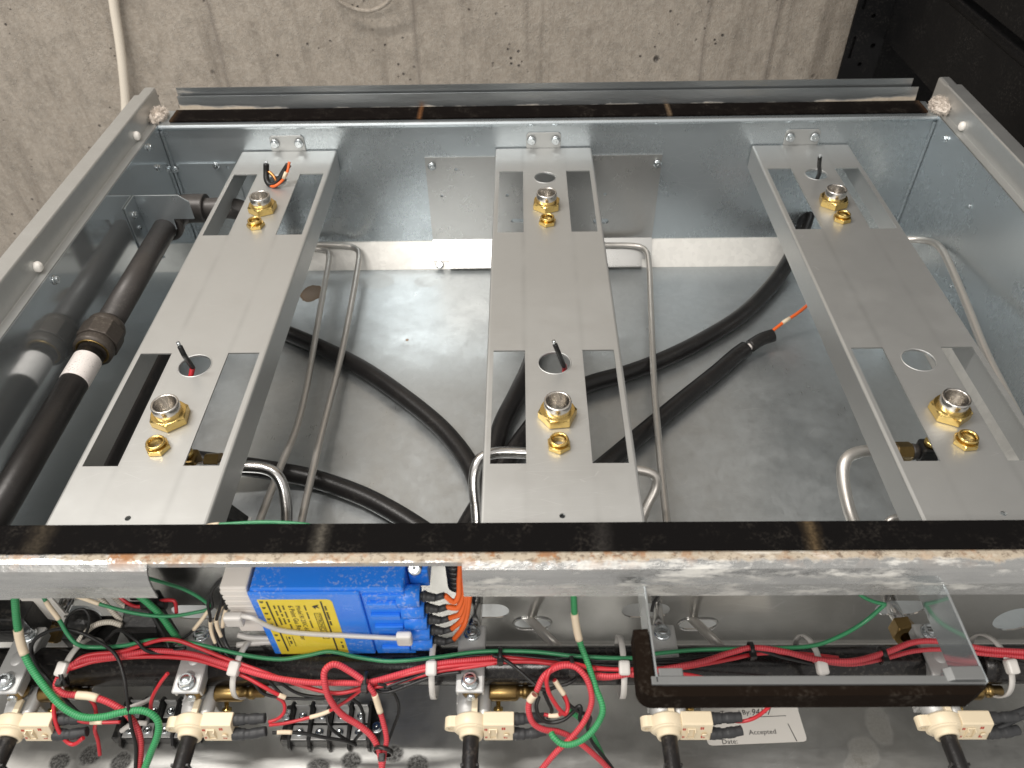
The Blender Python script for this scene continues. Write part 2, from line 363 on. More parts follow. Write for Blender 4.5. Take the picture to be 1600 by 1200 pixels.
# ------------------------------------------------------------------ mesh helpers
class MB:
    def __init__(s):
        s.bm = bmesh.new(); s.uv = s.bm.loops.layers.uv.new('UVMap')
    def face(s, vs):
        try: return s.bm.faces.new(vs)
        except ValueError: return None
    def box(s, a, b, mat=None):
        x0, y0, z0 = a; x1, y1, z1 = b
        c = [(x0, y0, z0), (x1, y0, z0), (x1, y1, z0), (x0, y1, z0), (x0, y0, z1), (x1, y0, z1), (x1, y1, z1), (x0, y1, z1)]
        v = [s.bm.verts.new(mat @ Vector(p) if mat else p) for p in c]
        for f in ((3, 2, 1, 0), (4, 5, 6, 7), (0, 1, 5, 4), (1, 2, 6, 5), (2, 3, 7, 6), (3, 0, 4, 7)): s.face([v[i] for i in f])
        return s
    def extrude_x(s, prof, x0, x1, closed=True):
        """profile list of (y, z) swept along x"""
        a = [s.bm.verts.new((x0, y, z)) for y, z in prof]; b = [s.bm.verts.new((x1, y, z)) for y, z in prof]
        n = len(prof)
        for i in range(n): s.face([a[i], a[(i + 1) % n], b[(i + 1) % n], b[i]])
        s.face(a[::-1]); s.face(b); return s
    def extrude_y(s, prof, y0, y1):
        a = [s.bm.verts.new((x, y0, z)) for x, z in prof]; b = [s.bm.verts.new((x, y1, z)) for x, z in prof]
        n = len(prof)
        for i in range(n): s.face([a[i], b[i], b[(i + 1) % n], a[(i + 1) % n]])
        s.face(a); s.face(b[::-1]); return s
    def tube(s, path, r, seg=12, cap=True, smooth_steps=8, hollow=False):
        pts = smooth_path(path, smooth_steps) if smooth_steps else [Vector(p) for p in path]
        n = len(pts)
        rs = [r] * n if isinstance(r, (int, float)) else [r[min(len(r) - 1, int(i * len(r) / n))] for i in range(n)]
        T0 = (pts[1] - pts[0]).normalized()
        up = Vector((0, 0, 1)) if abs(T0.z) < .9 else Vector((1, 0, 0))
        N = (up - T0 * up.dot(T0)).normalized()
        rings = []; L = 0; Ls = []
        for i, p in enumerate(pts):
            t = ((pts[min(i + 1, n - 1)] - pts[max(i - 1, 0)])).normalized()
            N = (N - t * N.dot(t)).normalized(); B = t.cross(N)
            if i: L += (pts[i] - pts[i - 1]).length
            Ls.append(L)
            rings.append([s.bm.verts.new(p + (N * math.cos(2 * PI * k / seg) + B * math.sin(2 * PI * k / seg)) * rs[i]) for k in range(seg)])
        for i in range(n - 1):
            for k in range(seg):
                k2 = (k + 1) % seg
                f = s.face([rings[i][k], rings[i][k2], rings[i + 1][k2], rings[i + 1][k]])
                if f:
                    f.smooth = True
                    for lp, uvv in zip(f.loops, ((Ls[i], k / seg), (Ls[i], (k + 1) / seg), (Ls[i + 1], (k + 1) / seg), (Ls[i + 1], k / seg))): lp[s.uv].uv = uvv
        if cap: s.face(rings[0][::-1]); s.face(rings[-1])
        return s
    def lathe(s, prof, origin=(0, 0, 0), axis='z', seg=24, smooth=True):
        """profile of (radius, height) revolved about an axis through origin"""
        o = Vector(origin); rings = []
        def pt(r, h, a):
            c, q = r * math.cos(a), r * math.sin(a)
            return o + (Vector((c, q, h)) if axis == 'z' else Vector((q, h, c)) if axis == 'y' else Vector((h, c, q)))
        for r, h in prof:
            rings.append([s.bm.verts.new(pt(max(r, 1e-6), h, 2 * PI * k / seg)) for k in range(seg)])
        for i in range(len(prof) - 1):
            for k in range(seg):
                f = s.face([rings[i][k], rings[i][(k + 1) % seg], rings[i + 1][(k + 1) % seg], rings[i + 1][k]])
                if f: f.smooth = smooth
        if prof[0][0] > 1e-5: s.face(rings[0][::-1])
        if prof[-1][0] > 1e-5: s.face(rings[-1])
        return s
    def ring_lathe(s, prof, origin=(0, 0, 0), axis='z', seg=24):
        """closed profile (a ring with a hole)"""
        o = Vector(origin); rings = []
        for r, h in prof:
            rings.append([s.bm.verts.new(o + (Vector((r * math.cos(a), r * math.sin(a), h)) if axis == 'z' else Vector((r * math.sin(a), h, r * math.cos(a))) if axis == 'y' else Vector((h, r * math.cos(a), r * math.sin(a)))))
                          for a in [2 * PI * k / seg for k in range(seg)]])
        n = len(prof)
        for i in range(n):
            for k in range(seg):
                f = s.face([rings[i][k], rings[i][(k + 1) % seg], rings[(i + 1) % n][(k + 1) % seg], rings[(i + 1) % n][k]])
                if f: f.smooth = True
        return s
    def ngon_nut(s, R, r_in, h, z0=0, sides=6, rot=0, cham=.0012):
        """hexagonal nut with a round bore"""
        S = 48
        def hexr(a):
            q = PI / sides; b = ((a - rot) % (2 * q)) - q
            return R * math.cos(q) / math.cos(b)
        rings = []
        for rad, z in (('in', z0), ('hex', z0), ('hex', z0 + h - cham), ('ch', z0 + h), ('in', z0 + h)):
            ring = []
            for k in range(S):
                a = 2 * PI * k / S + rot
                rr = r_in if rad == 'in' else hexr(a) if rad == 'hex' else min(hexr(a), R * math.cos(PI / sides) * 1.005)
                ring.append(s.bm.verts.new((rr * math.cos(a), rr * math.sin(a), z)))
            rings.append(ring)
        for i in range(5):
            A, Bq = rings[i], rings[(i + 1) % 5]
            for k in range(S): s.face([A[k], A[(k + 1) % S], Bq[(k + 1) % S], Bq[k]])
        return s
    def plate(s, outer, holes, t, place):
        """flat plate with holes: outline and holes are lists of (u, v); place maps (u, v, w) to a point, w from 0 down to -t"""
        loops = [outer] + list(holes)
        tri = tessellate_polygon([[Vector((u, v, 0)) for u, v in lp] for lp in loops])
        flat = [p for lp in loops for p in lp]
        top = [s.bm.verts.new(place(u, v, 0)) for u, v in flat]; bot = [s.bm.verts.new(place(u, v, -t)) for u, v in flat]
        for a, b, c in tri:
            s.face([top[a], top[b], top[c]]); s.face([bot[c], bot[b], bot[a]])
        i = 0
        for lp in loops:
            n = len(lp)
            for k in range(n):
                s.face([top[i + k], bot[i + k], bot[i + (k + 1) % n], top[i + (k + 1) % n]])
            i += n
        return s
    def blob(s, center, rad, noise=.25, seg=14, seed=0):
        rnd = random.Random(seed); c = Vector(center)
        bmt = bmesh.ops.create_icosphere(s.bm, subdivisions=3, radius=1)
        ph = [Vector((rnd.uniform(-3, 3), rnd.uniform(-3, 3), rnd.uniform(-3, 3))) for _ in range(5)]
        for v in bmt['verts']:
            d = v.co.normalized(); q = 1 + noise * sum(math.sin(3 * d.dot(p) + i) for i, p in enumerate(ph)) / 3
            v.co = c + Vector((d.x * rad[0], d.y * rad[1], d.z * rad[2])) * q
        return s
    def move(s, m):
        bmesh.ops.transform(s.bm, matrix=m, verts=s.bm.verts[:]); return s
    def build(s, name, mat, parent=None, bevel=0, world=True, weld=True, angle=40):
        bm = s.bm
        if weld: bmesh.ops.remove_doubles(bm, verts=bm.verts[:], dist=1e-6)
        bmesh.ops.recalc_face_normals(bm, faces=bm.faces[:])
        if parent is not None and world:
            base = Vector((0, 0, 0)); q = parent
            while q is not None: base += q.location; q = q.parent
            bmesh.ops.translate(bm, vec=-base, verts=bm.verts[:])
        me = bpy.data.meshes.new(name); bm.to_mesh(me); bm.free()
        me.materials.append(M[mat])
        o = bpy.data.objects.new(name, me); COL.objects.link(o)
        if parent is not None: o.parent = parent
        if bevel:
            md = o.modifiers.new('bevel', 'BEVEL'); md.width = bevel; md.segments = 2; md.limit_method = 'ANGLE'; md.angle_limit = math.radians(angle)
            md.harden_normals = False
        return o

def smooth_path(path, steps):
    P_ = [Vector(p) for p in path]
    if len(P_) < 3: 
        return P_
    out = []
    for i in range(len(P_) - 1):
        p0 = P_[max(i - 1, 0)]; p1 = P_[i]; p2 = P_[i + 1]; p3 = P_[min(i + 2, len(P_) - 1)]
        # centripetal-like tangents limited in length so that bends do not overshoot
        d = (p2 - p1).length
        m1 = (p2 - p0); m2 = (p3 - p1)
        m1 = m1.normalized() * d if m1.length > 0 else m1
        m2 = m2.normalized() * d if m2.length > 0 else m2
        for k in range(steps):
            t = k / steps; t2 = t * t; t3 = t2 * t
            out.append(p1 * (2 * t3 - 3 * t2 + 1) + m1 * (t3 - 2 * t2 + t) + p2 * (-2 * t3 + 3 * t2) + m2 * (t3 - t2))
    out.append(P_[-1]); return out

def tag(o, label=None, cat=None, group=None, kind=None):
    if label: o['label'] = label
    if cat: o['category'] = cat
    if group: o['group'] = group
    if kind: o['kind'] = kind
    return o
def thing(name, loc, label, cat, group=None):
    o = bpy.data.objects.new(name, None); o.empty_display_size = .02; COL.objects.link(o); o.location = loc
    return tag(o, label, cat, group)
def share(src, parent, loc, rotz=0, name=None):
    """another instance of a part, sharing its mesh"""
    c = src.copy(); COL.objects.link(c); c.parent = parent
    base = Vector((0, 0, 0)); q = parent
    while q is not None: base += q.location; q = q.parent
    c.location = Vector(loc) - base; c.rotation_euler = (0, 0, rotz)
    return c
def circle(cx, cy, r, n=28): return [(cx + r * math.cos(2 * PI * k / n), cy + r * math.sin(2 * PI * k / n)) for k in range(n)]
def stadium(cx, cy, hw, hh, n=12):
    w = hw - hh
    return [(cx + w + hh * math.cos(-PI / 2 + PI * k / n), cy + hh * math.sin(-PI / 2 + PI * k / n)) for k in range(n + 1)] + \
           [(cx - w + hh * math.cos(PI / 2 + PI * k / n), cy + hh * math.sin(PI / 2 + PI * k / n)) for k in range(n + 1)]
def rect(x0, x1, y0, y1): return [(x0, y0), (x1, y0), (x1, y1), (x0, y1)]
def text(body, size, name, mat, parent, place, ext=.0):
    """flat lettering: place maps (u, v) of the text plane to a point"""
    cu = bpy.data.curves.new(name, 'FONT'); cu.body = body; cu.size = size; cu.resolution_u = 2
    tmp = bpy.data.objects.new(name, cu); COL.objects.link(tmp)
    dg = bpy.context.evaluated_depsgraph_get()
    me = bpy.data.meshes.new_from_object(tmp.evaluated_get(dg))
    bpy.data.objects.remove(tmp); bpy.data.curves.remove(cu)
    base = Vector((0, 0, 0)); q = parent
    while q is not None: base += q.location; q = q.parent
    for v in me.vertices: v.co = Vector(place(v.co.x, v.co.y)) - base
    me.name = name; me.materials.clear(); me.materials.append(M[mat])
    o = bpy.data.objects.new(name, me); COL.objects.link(o); o.parent = parent
    return o
def join_mesh(objs, name):
    bm = bmesh.new()
    for o in objs: bm.from_mesh(o.data)
    base = objs[0]; bm.to_mesh(base.data); bm.free(); base.name = name
    for o in objs[1:]: bpy.data.objects.remove(o)
    return base

# ------------------------------------------------------------------ background: concrete wall, cable, black rack
WALL_Y = 1.36
wall = MB().box((-2.2, WALL_Y, -1.0), (2.2, WALL_Y + .2, 2.5)).build('concrete_wall', 'concrete')
tag(wall, 'rough brown grey concrete wall behind the range', 'wall', kind='structure')

cab = MB().tube([(-0.6737, 1.3450, 0.2546), (-0.6898, 1.3450, 0.1978), (-0.7011, 1.3420, 0.1382), (-0.7120, 1.3380, 0.0862), (-0.7264, 1.3350, 0.0311), (-0.7431, 1.3300, -0.0201), (-0.7949, 1.3300, -0.1428)], .0075, 14).build('white_cable', 'cable')
tag(cab, 'white cable hanging down the concrete wall', 'cable')
lp = MB().tube([(-0.3374, 1.3300, 0.2631), (-0.3267, 1.3350, 0.2037), (-0.3064, 1.3380, 0.1849), (-0.2762, 1.3380, 0.1776), (-0.2484, 1.3350, 0.1871), (-0.2298, 1.3300, 0.2078), (-0.2134, 1.3300, 0.2613)], .0035, 10).build('grey_cord', 'concrete')
tag(lp, 'thin dusty cord looped against the concrete wall at the top edge', 'cord')

rack = thing('shelving_rack', (.56, 1.2, -.75), 'black steel shelving rack beyond the right back corner', 'rack')
def rack_post():
    mb = MB()
    # angle post with keyhole slots: one flange faces the room, the other runs back along the shelf
    holes = []
    for k in range(14):
        zc = -.62 + k * .0762 + .03
        holes.append(stadium(.532, zc, .0035, .0035)); 
        holes.append([(.512 - .0025, zc + .01), (.512 + .0025, zc + .01), (.512 + .0025, zc + .045), (.512 - .0025, zc + .045)])
        holes.append(circle(.545, zc + .03, .004, 12))
    mb.plate(rect(.503, .560, -.75, 1.2), holes, .002, lambda u, v, w: (u, 1.30 + w, v))
    mb.box((.558, 1.3005, -.75), (.5600, 1.345, 1.2))
    mb.box((.5045, 1.3060, -.75), (.5575, 1.3080, 1.2))
    return mb
rack_post().build('post', 'rack', rack)
MB().box((.5605, .35, .135), (.5645, 1.30, .255)).build('side_beam', 'rack', rack, .001)
MB().box((.5655, .35, .2275), (1.25, 1.33, .238)).build('shelf_board', 'rack', rack, .001)
MB().box((.5655, .35, -.32), (1.25, 1.33, -.30)).build('shelf_board', 'rack', rack, .001)
MB().box((.5650, .345, .262), (.5690, 1.30, .52)).build('side_panel', 'rack', rack, .001)
MB().box((.5610, 1.335, -.75), (1.25, 1.338, 1.2)).build('back_panel', 'rack', rack)
MB().tube([(.5640, 1.25, .247), (.5640, .36, .247)], .006, 10, smooth_steps=0).build('edge_rail', 'rack', rack)

# ------------------------------------------------------------------ sheet-metal body of the range
XL, XR, YB, YF, ZR = -.454, .454, .866, .3205, .209     # inside faces of the tray, rim height
body = thing('range_body', (0, .58, 0), 'galvanised sheet metal body of a gas range with its top taken off', 'gas range')

ZT = .0166      # height of the tray floor; the slope behind it is added to catch lamp light
YS0, YS1 = .8435, .8665
floor_mb = MB().box((XL - .002, YF - .0005, ZT - .0015), (XR + .002, YS0, ZT))
floor_o = floor_mb.build('tray_floor', 'galv_tray', body)
MB().extrude_x([(YS0 + .0002, ZT + .0002), (YS1, .0448), (YS1 + .0020, .0452), (YS1 + .0020, .0438), (YS1 + .0005, .0434), (YS0 + .0014, ZT - .0012), (YS0 + .0002, ZT - .0012)], XL, XR).build('light_catch_slope', 'galv_pale', body)  # added slope, shaped to show a bright strip along the wall foot
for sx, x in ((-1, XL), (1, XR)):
    MB().extrude_y([(x - sx * .0230, ZT + .0003), (x - sx * .0004, .0440), (x - sx * .0004, .0426), (x - sx * .0222, ZT - .0010)], YF, YS1 - .004).build('light_catch_slope', 'galv_pale', body)  # same added slope at the sides, for the lit low wall
# back wall: set back a little under its rolled rim
bw = MB()
bw.extrude_x([(YB + .002, -.0005), (YB + .002, ZR - .006), (YB, ZR - .0055), (YB - .0015, ZR - .003), (YB, ZR), (YB + .04, ZR), (YB + .04, ZR - .0015), (YB + .0035, ZR - .0015), (YB + .0035, -.0005)], XL, XR)
bw.build('back_wall', 'galv_wall', body, .0008, angle=25)
MB().box((XL - .0015, YF, 0), (XL, YB + .0085, ZR)).build('side_wall', 'galv_side', body)
MB().box((XR, YF, 0), (XR + .0015, YB + .0085, ZR)).build('side_wall', 'galv_wall', body)
for sx, x in ((1, XL), (-1, XR)):   # upright corner seams
    MB().box((x + sx * .0005, YB - .0012, .001), (x + sx * .0035, YB + .0018, ZR - .007)).build('corner_seam', 'galv_wall', body, .0005)
# side rails: inner ledge, upright step, outer lip
for sx, x in ((-1, XL), (1, XR)):
    pr = [(x, ZR), (x + sx * .0105, ZR), (x + sx * .0105, .233), (x + sx * .0115, .2345), (x + sx * .0275, .2345), (x + sx * .0285, .233), (x + sx * .0285, .05),
          (x + sx * .027, .05), (x + sx * .027, .2325), (x + sx * .0125, .2325), (x + sx * .0125, ZR - .0015), (x, ZR - .0015)]
    MB().extrude_y(pr, .25, .893).build('side_rail', 'side_rail', body, .0007, angle=25)
    MB().box((x + sx * .0145, .885, .05), (x + sx * .0285, .925, .2310)).build('rail_end', 'side_rail', body, .003)
# back gasket and strips
MB().box((-.442, YB + .0065, ZR + .0004), (.444, YB + .036, ZR + .0030)).build('back_gasket', 'back_gasket', body, .0008)
MB().extrude_x([(.9035, ZR + .0003), (.9055, .2265), (.9065, .2265), (.9050, ZR + .0003)], -.438, .440).build('back_strip', 'back_strip', body)
MB().extrude_x([(.9085, ZR - .03), (.9110, .2345), (.9120, .2345), (.9100, ZR - .03)], -.4385, .4330).build('back_strip', 'back_strip', body)
# front rail with its gasket; the drop flange is cut away in front of the module
def front_prof(full):
    top = [(.2965, ZR), (.2725, ZR), (.2690, ZR - .0008)]
    if full:
        return top + [(.2655, ZR - .0040), (.2632, ZR - .009), (.2620, ZR - .016), (.2618, ZR - .0285), (.2632, ZR - .0285), (.2634, ZR - .016), (.2646, ZR - .0095), (.2668, ZR - .0055), (.2700, ZR - .0024), (.2725, ZR - .0016), (.2965, ZR - .0016)]
    return top + [(.2680, ZR - .0035), (.2690, ZR - .0045), (.2705, ZR - .0020), (.2965, ZR - .0016)]
CUT0, CUT1 = -.2615, -.0668
MB().extrude_x(front_prof(True), -.4825, CUT0).extrude_x(front_prof(False), CUT0, CUT1).extrude_x(front_prof(True), CUT1, .4825).build('front_rail', 'front_rail', body, weld=False)
MB().box((-.4825, .2752, ZR + .0004), (.4825, .2964, ZR + .0024)).build('front_gasket', 'gasket', body, .0007)
# front wall with the openings for tubes
YW = YF - .0010
FH = [stadium(-.0612, .0621, .0205, .0106), stadium(-.0223, .0429, .0152, .0088), stadium(.0669, .0621, .0190, .0108), stadium(.1108, .0409, .0158, .0086),
      stadium(.2654, .0645, .0195, .0108), circle(.3631, .0462, .0175), stadium(-.2900, .0621, .0190, .0108), stadium(-.3850, .0621, .0190, .0108), stadium(-.2400, .0429, .0150, .0086)]
MB().plate(rect(-.4535, .4535, .0075, .1715), FH, .0012, lambda u, v, w: (u, YW - w, v)).build('front_wall', 'galv_front', body)
MB().extrude_x([(.2950, ZR - .0022), (.2962, ZR - .0022), (YW + .0010, .1722), (YW, .1712)], -.4535, .4535).build('wall_top', 'galv_front', body)
for hl in (FH[1], FH[3]):   # rolled rims of the two small openings
    MB().tube([(u, YW - .0006, v) for u, v in hl] + [(hl[0][0], YW - .0006, hl[0][1])], .0009, 8, cap=False, smooth_steps=0).build('hole_rim', 'galv_front', body)
MB().extrude_x([(YW, .0085), (YW - .0030, .0080), (YW - .0036, .0070), (YW - .0030, .0055), (YW + .0010, .0055), (YW + .0010, .0085)], -.4535, .4535).build('wall_flange', 'galv_pale', body, .0004)
# control panel sheet below the manifold; mirrored knob holes are painted into its colour
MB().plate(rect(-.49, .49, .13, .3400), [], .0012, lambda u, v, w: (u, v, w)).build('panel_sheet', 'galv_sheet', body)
MB().box((-.49, .13, -.030), (.49, .34, -.028)).build('under_sheet', 'rack', body)
# buttons on the rail ledges
for p in ((-0.4641, 0.8285, 0.2130), (-0.4645, 0.5755, 0.2130), (0.4598, 0.8272, 0.2130)):
    x = p[0]; sx = -1 if x < 0 else 1
    c = (sx * (.454 + .0088), p[1], ZR + .0062)
    MB().blob(c, (.0042, .0048, .0052), .05).build('rail_button', 'white_plastic', body)
# cover plates on the back wall
pl = MB().plate([(-.1453 + .0005, .1645), (.1412, .1645), (.1412, .0480), (-.1453 + .0005, .0480)],
    [circle(-.108, .1480, .0022, 12), circle(-.026, .1480, .0022, 12), circle(-.128, .112, .0018, 12), circle(-.046, .112, .0022, 12), circle(.076, .112, .0022, 12), stadium(-.028, .075, .014, .0030), stadium(.073, .073, .010, .0038)],
    .0013, lambda u, v, w: (u, YB + .0002 - w * 1.0, v))
cover = pl.build('cover_plate', 'plate', body)
def slope(t, h): # point on the added light-catching slope at the tray back: t from 0 at the foot to 1 at the top, h above the sheet
    return (YS0 + (YS1 - YS0) * t - h * .775, ZT + .0002 + .0282 * t + h * .632)
pf = [slope(1.08, .0002), slope(.30, .0002), slope(.30, .0015), slope(1.08, .0015)]
MB().extrude_x(pf, -.1448, .1412).build('cover_foot', 'plate', cover)
pf = [slope(.30, .0006), slope(.02, .0006), slope(.02, .0075), slope(.06, .0075), slope(.08, .0020), slope(.30, .0020)]
MB().extrude_x(pf, -.123, .128).build('cover_lip', 'plate', cover)
pl2 = MB().plate(rect(-.4480, -.376, .0965, .160), [circle(-.386, .1550, .0018, 10), circle(-.437, .104, .0018, 10)], .0013, lambda u, v, w: (u, YB + .0002 - w, v)).build('corner_plate', 'galv_wall', body)

# screws: one mesh shared by every screw
def screw_mesh():
    mb = MB(); mb.lathe([(.0052, 0), (.0054, .0006), (.0045, .0011), (.0000, .0011)], seg=16)
    mb.ngon_nut(.0042, .0008, .0030, .0010, 6, .3, .0007)
    mb.lathe([(.0016, .0032), (.0011, .0041), (0, .0043)], seg=10)
    me = bpy.data.meshes.new('screw'); bmesh.ops.recalc_face_normals(mb.bm, faces=mb.bm.faces[:]); mb.bm.to_mesh(me); mb.bm.free(); me.materials.append(M['zinc']); return me
SCREW = screw_mesh()
def screw(parent, loc, axis, scale=1.0, name='screw'):
    o = bpy.data.objects.new(name, SCREW); COL.objects.link(o); o.parent = parent
    base = Vector((0, 0, 0)); q = parent
    while q is not None: base += q.location; q = q.parent
    o.location = Vector(loc) - base
    o.rotation_euler = Vector(axis).to_track_quat('Z', 'Y').to_euler(); o.scale = (scale,) * 3
    return o
for p in ((-0.1367, 0.8660, 0.1537), (0.1362, 0.8660, 0.1536)): screw(cover, (p[0], YB - .0012, p[2]), (0, -1, 0), .95)
q = slope(.16, .0012); screw(cover, ((-0.1365, 0.8480, 0.0226)[0], q[0], q[1]), (0, -.775, .632), .95)
for p in ((-0.4503, 0.8660, 0.1534), (-0.3988, 0.8660, 0.1579)): screw(pl2, (p[0], YB - .0012, p[2]), (0, -1, 0), .8)
for p in ((-0.4540, 0.8280, 0.2014), (-0.4540, 0.8330, 0.1731), (-0.4540, 0.5755, 0.2008)): screw(body, (XL + .0002, p[1], p[2]), (1, 0, 0), .85)
for p in ((0.4540, 0.8336, 0.1970), (0.4540, 0.7404, 0.1663), (0.4540, 0.7110, 0.0815)): screw(body, (XR - .0002, p[1], p[2]), (-1, 0, 0), .85 if p[1] > .83 else .45)

# insulation tufts in the back corners
def tuft(center, rad, label, seed):
    rnd = random.Random(seed); mb = MB(); mb.blob(center, rad, .16, seed=seed)
    c = Vector(center)
    for k in range(1100):
        d = Vector((rnd.gauss(0, 1), rnd.gauss(0, 1), rnd.gauss(.2, 1))).normalized()
        p = c + Vector((d.x * rad[0], d.y * rad[1], d.z * rad[2])) * .85
        q = p + (d + Vector((rnd.gauss(0, .7), rnd.gauss(0, .7), rnd.gauss(0, .7)))).normalized() * rnd.uniform(.002, .0055)
        mid = (p + q) / 2 + Vector((rnd.gauss(0, .0008), rnd.gauss(0, .0008), rnd.gauss(0, .0008)))
        mb.tube([p, mid, q], rnd.uniform(.00012, .0003), 3, cap=False, smooth_steps=0)
    return tag(mb.build('insulation_tuft', 'wool', weld=False), label, 'insulation', 'insulation tufts in the back corners')
tuft((-.4570, .884, .2135), (.0085, .015, .0065), 'white fibrous insulation tuft in the left back corner of the range', 3)
tuft((.4585, .879, .2150), (.0100, .015, .0080), 'white fibrous insulation tuft in the right back corner of the range', 5)
tuft((-.5080, .870, .170), (.006, .010, .014), 'thin white fibre wisp stuck outside the left rail by the concrete wall', 8)

# ------------------------------------------------------------------ burner support channels
ZC = .175
CHX = (-.3065, -.0017, .3031)
EL, ER = -.0572, .0572
NUTS = {}
def hex_big():
    mb = MB().ngon_nut(.0155, .0100, .0078, 0, 6, .35, .0016); return mb
def thread_profile(r_o, r_i, h0, h1, turns):
    pr = [(r_o, h0), (r_o, h1 - .001), (r_o - .0004, h1), (r_i + .0003, h1)]
    for k in range(turns * 2):
        pr.append((r_i - .0046 * k / (turns * 2) + (.0006 if k % 2 else 0), h1 - .0008 - (h1 - h0 - .001) * k / (turns * 2)))
    pr.append((r_i - .0046, h0)); return pr
def make_fittings(parent, x, y_big, y_small, first, jit):
    if first:
        a = hex_big().build('hex_nut', 'brass', None, .0003)
        b = MB().ring_lathe(thread_profile(.0107, .0088, 0, .0172, 8), seg=32).build('threaded_collar', 'steel_thread')
        c = MB().ngon_nut(.0094, .0060, .0040, 0, 6, .35, .0012).build('small_hex_nut', 'brass', None, .0002)
        d = MB().ring_lathe([(.0066, 0), (.0068, .0058), (.0072, .0061), (.0072, .0073), (.0066, .0078), (.0056, .0076), (.0052, .0062), (.0044, 0)], seg=28).build('flared_bush', 'brass')
        NUTS['p'] = (a, b, c, d)
        objs = (a, b, c, d)
        for o in objs: o.parent = parent
    else:
        objs = []
        for o in NUTS['p']:
            q = o.copy(); COL.objects.link(q); q.parent = parent; objs.append(q)
    base = parent.location
    for o, yy, zz, rz in zip(objs, (y_big, y_big, y_small, y_small), (.0003, .0004, .0003, .0004), (jit, jit * .3, -jit, 0)):
        o.location = (x - base.x, yy - base.y, ZC + zz - base.z); o.rotation_euler = (0, 0, rz)
labels = ('steel burner channel nearest the two iron pipes on the left', 'steel burner channel in the middle between the other two', 'steel burner channel nearest the right side wall')
first = True
for i, X in enumerate(CHX):
    t = thing('burner_channel', (X, .58, ZC), labels[i], 'burner support', 'channels spanning the tray from front to back')
    holes = []
    for (y0, y1) in ((.6854, .8113), (.3757, .5023)):
        holes += [rect(X - .0517, X - .0248, y0, y1), rect(X + .0243, X + .0513, y0, y1)]
    holes += [circle(X, .4863, .0133), circle(X, .7965, .0118), circle(X, .3280, .0022, 12)]
    mb = MB()
    mb.plate(rect(X + EL + .0022, X + ER - .0022, .3190, .8655), holes, .0014, lambda u, v, w: (u, v, ZC + w))
    for sx, e in ((1, X + EL), (-1, X + ER)):   # folded edges and side flanges
        pr = [(e + sx * .0022, ZC), (e + sx * .0009, ZC - .0004), (e + sx * .0002, ZC - .0012), (e, ZC - .0024), (e, ZC - .028), (e + sx * .0014, ZC - .028), (e + sx * .0014, ZC - .0026), (e + sx * .0022, ZC - .0014)]
        mb.extrude_y(pr, .3190, .8655)
    mb.build('channel', 'channel', t, weld=True)
    for yc, rr in ((.4863, .0133), (.7965, .0118)):
        MB().ring_lathe([(rr, -.0020), (rr, .0002), (rr + .0006, .0004), (rr + .0011, 0), (rr + .0011, -.002)], (X, yc, ZC), seg=36).build('hole_rim', 'channel', t)
    # bolting tab against the back wall
    tb = MB().plate([(X - .0205, ZC - .001), (X + .0205, ZC - .001), (X + .0205, ZC + .0165), (X + .0175, ZC + .0195), (X - .0175, ZC + .0195), (X - .0205, ZC + .0165)], [], .0014, lambda u, v, w: (u, YB + .0002 - w, v)).build('mounting_tab', 'channel', t, .0005)
    for sx in (-1, 1): screw(tb, (X + sx * .0143, YB - .0014, ZC + .0105), (0, -1, 0), 1.0)
    make_fittings(t, X, .7340, .7020, first, .1 + i); first = False
    make_fittings(t, X, .4240, .3930, False, .5 * i + .3)

# spark leads poking out of the channel holes
def lead(pts, label, r=.0016, red=None):
    r *= 1.25
    o = MB().tube(pts, r, 10).build('spark_lead', 'black_wire'); tag(o, label, 'wire', 'spark leads at the channel holes')
    MB().tube(pts[:1] + [tuple(Vector(pts[0]) + (Vector(pts[0]) - Vector(pts[1])).normalized() * .004)], r * .7, 8, smooth_steps=0).build('bare_tip', 'zinc', o)
    if red: MB().tube(red, r * 1.05, 10).build('red_insulation', 'red_thin', o)
    return o
lead([(-0.3070, 0.4769, 0.2050), (-0.3052, 0.4749, 0.1970), (-0.3077, 0.4821, 0.1820), (-.3095, .4870, .172)], 'black spark lead sticking out of the front hole of the left channel', .0017, [(-.3095, .4870, .1719), (-.313, .480, .163), (-.322, .470, .150)])
lead([(-0.0021, 0.4811, 0.2000), (0.0006, 0.4795, 0.1930), (0.0036, 0.4822, 0.1820), (0.0062, 0.4852, 0.1720)], 'black spark lead sticking out of the front hole of the middle channel', .0017, [(0.0063, 0.4861, 0.1719), (0.0074, 0.4917, 0.1600), (.006, .472, .140)])
lead([(0.2935, 0.7769, 0.2060), (0.2974, 0.7823, 0.1940), (0.3056, 0.7951, 0.1760), (.3045, .799, .160)], 'black spark lead standing in the back hole of the right channel', .0018)
kn = thing('spark_lead_knot', (-.308, .797, ZC), 'kinked black and orange spark lead in the back hole of the left channel', 'wire')
MB().tube([(-0.3127, 0.7960, 0.1960), (-0.3140, 0.7934, 0.1880), (-0.3138, 0.7878, 0.1800), (-0.3084, 0.7831, 0.1770), (-0.3006, 0.7843, 0.1810), (-0.2925, 0.7893, 0.1900), (-0.2866, 0.7921, 0.1970)], .0033, 12).build('black_sleeve', 'black_wire', kn)
MB().tube([(-0.2852, 0.7922, 0.2000), (-0.2877, 0.7855, 0.1920), (-0.2946, 0.7821, 0.1830), (-0.3042, 0.7785, 0.1780), (-0.3137, 0.7864, 0.1760)], .0015, 10).build('orange_wire', 'orange', kn)
MB().tube([(-0.2885, 0.7832, 0.1925), (-0.2923, 0.7809, 0.1860)], .0020, 10, smooth_steps=0).build('label_sleeve', 'sleeve', kn)
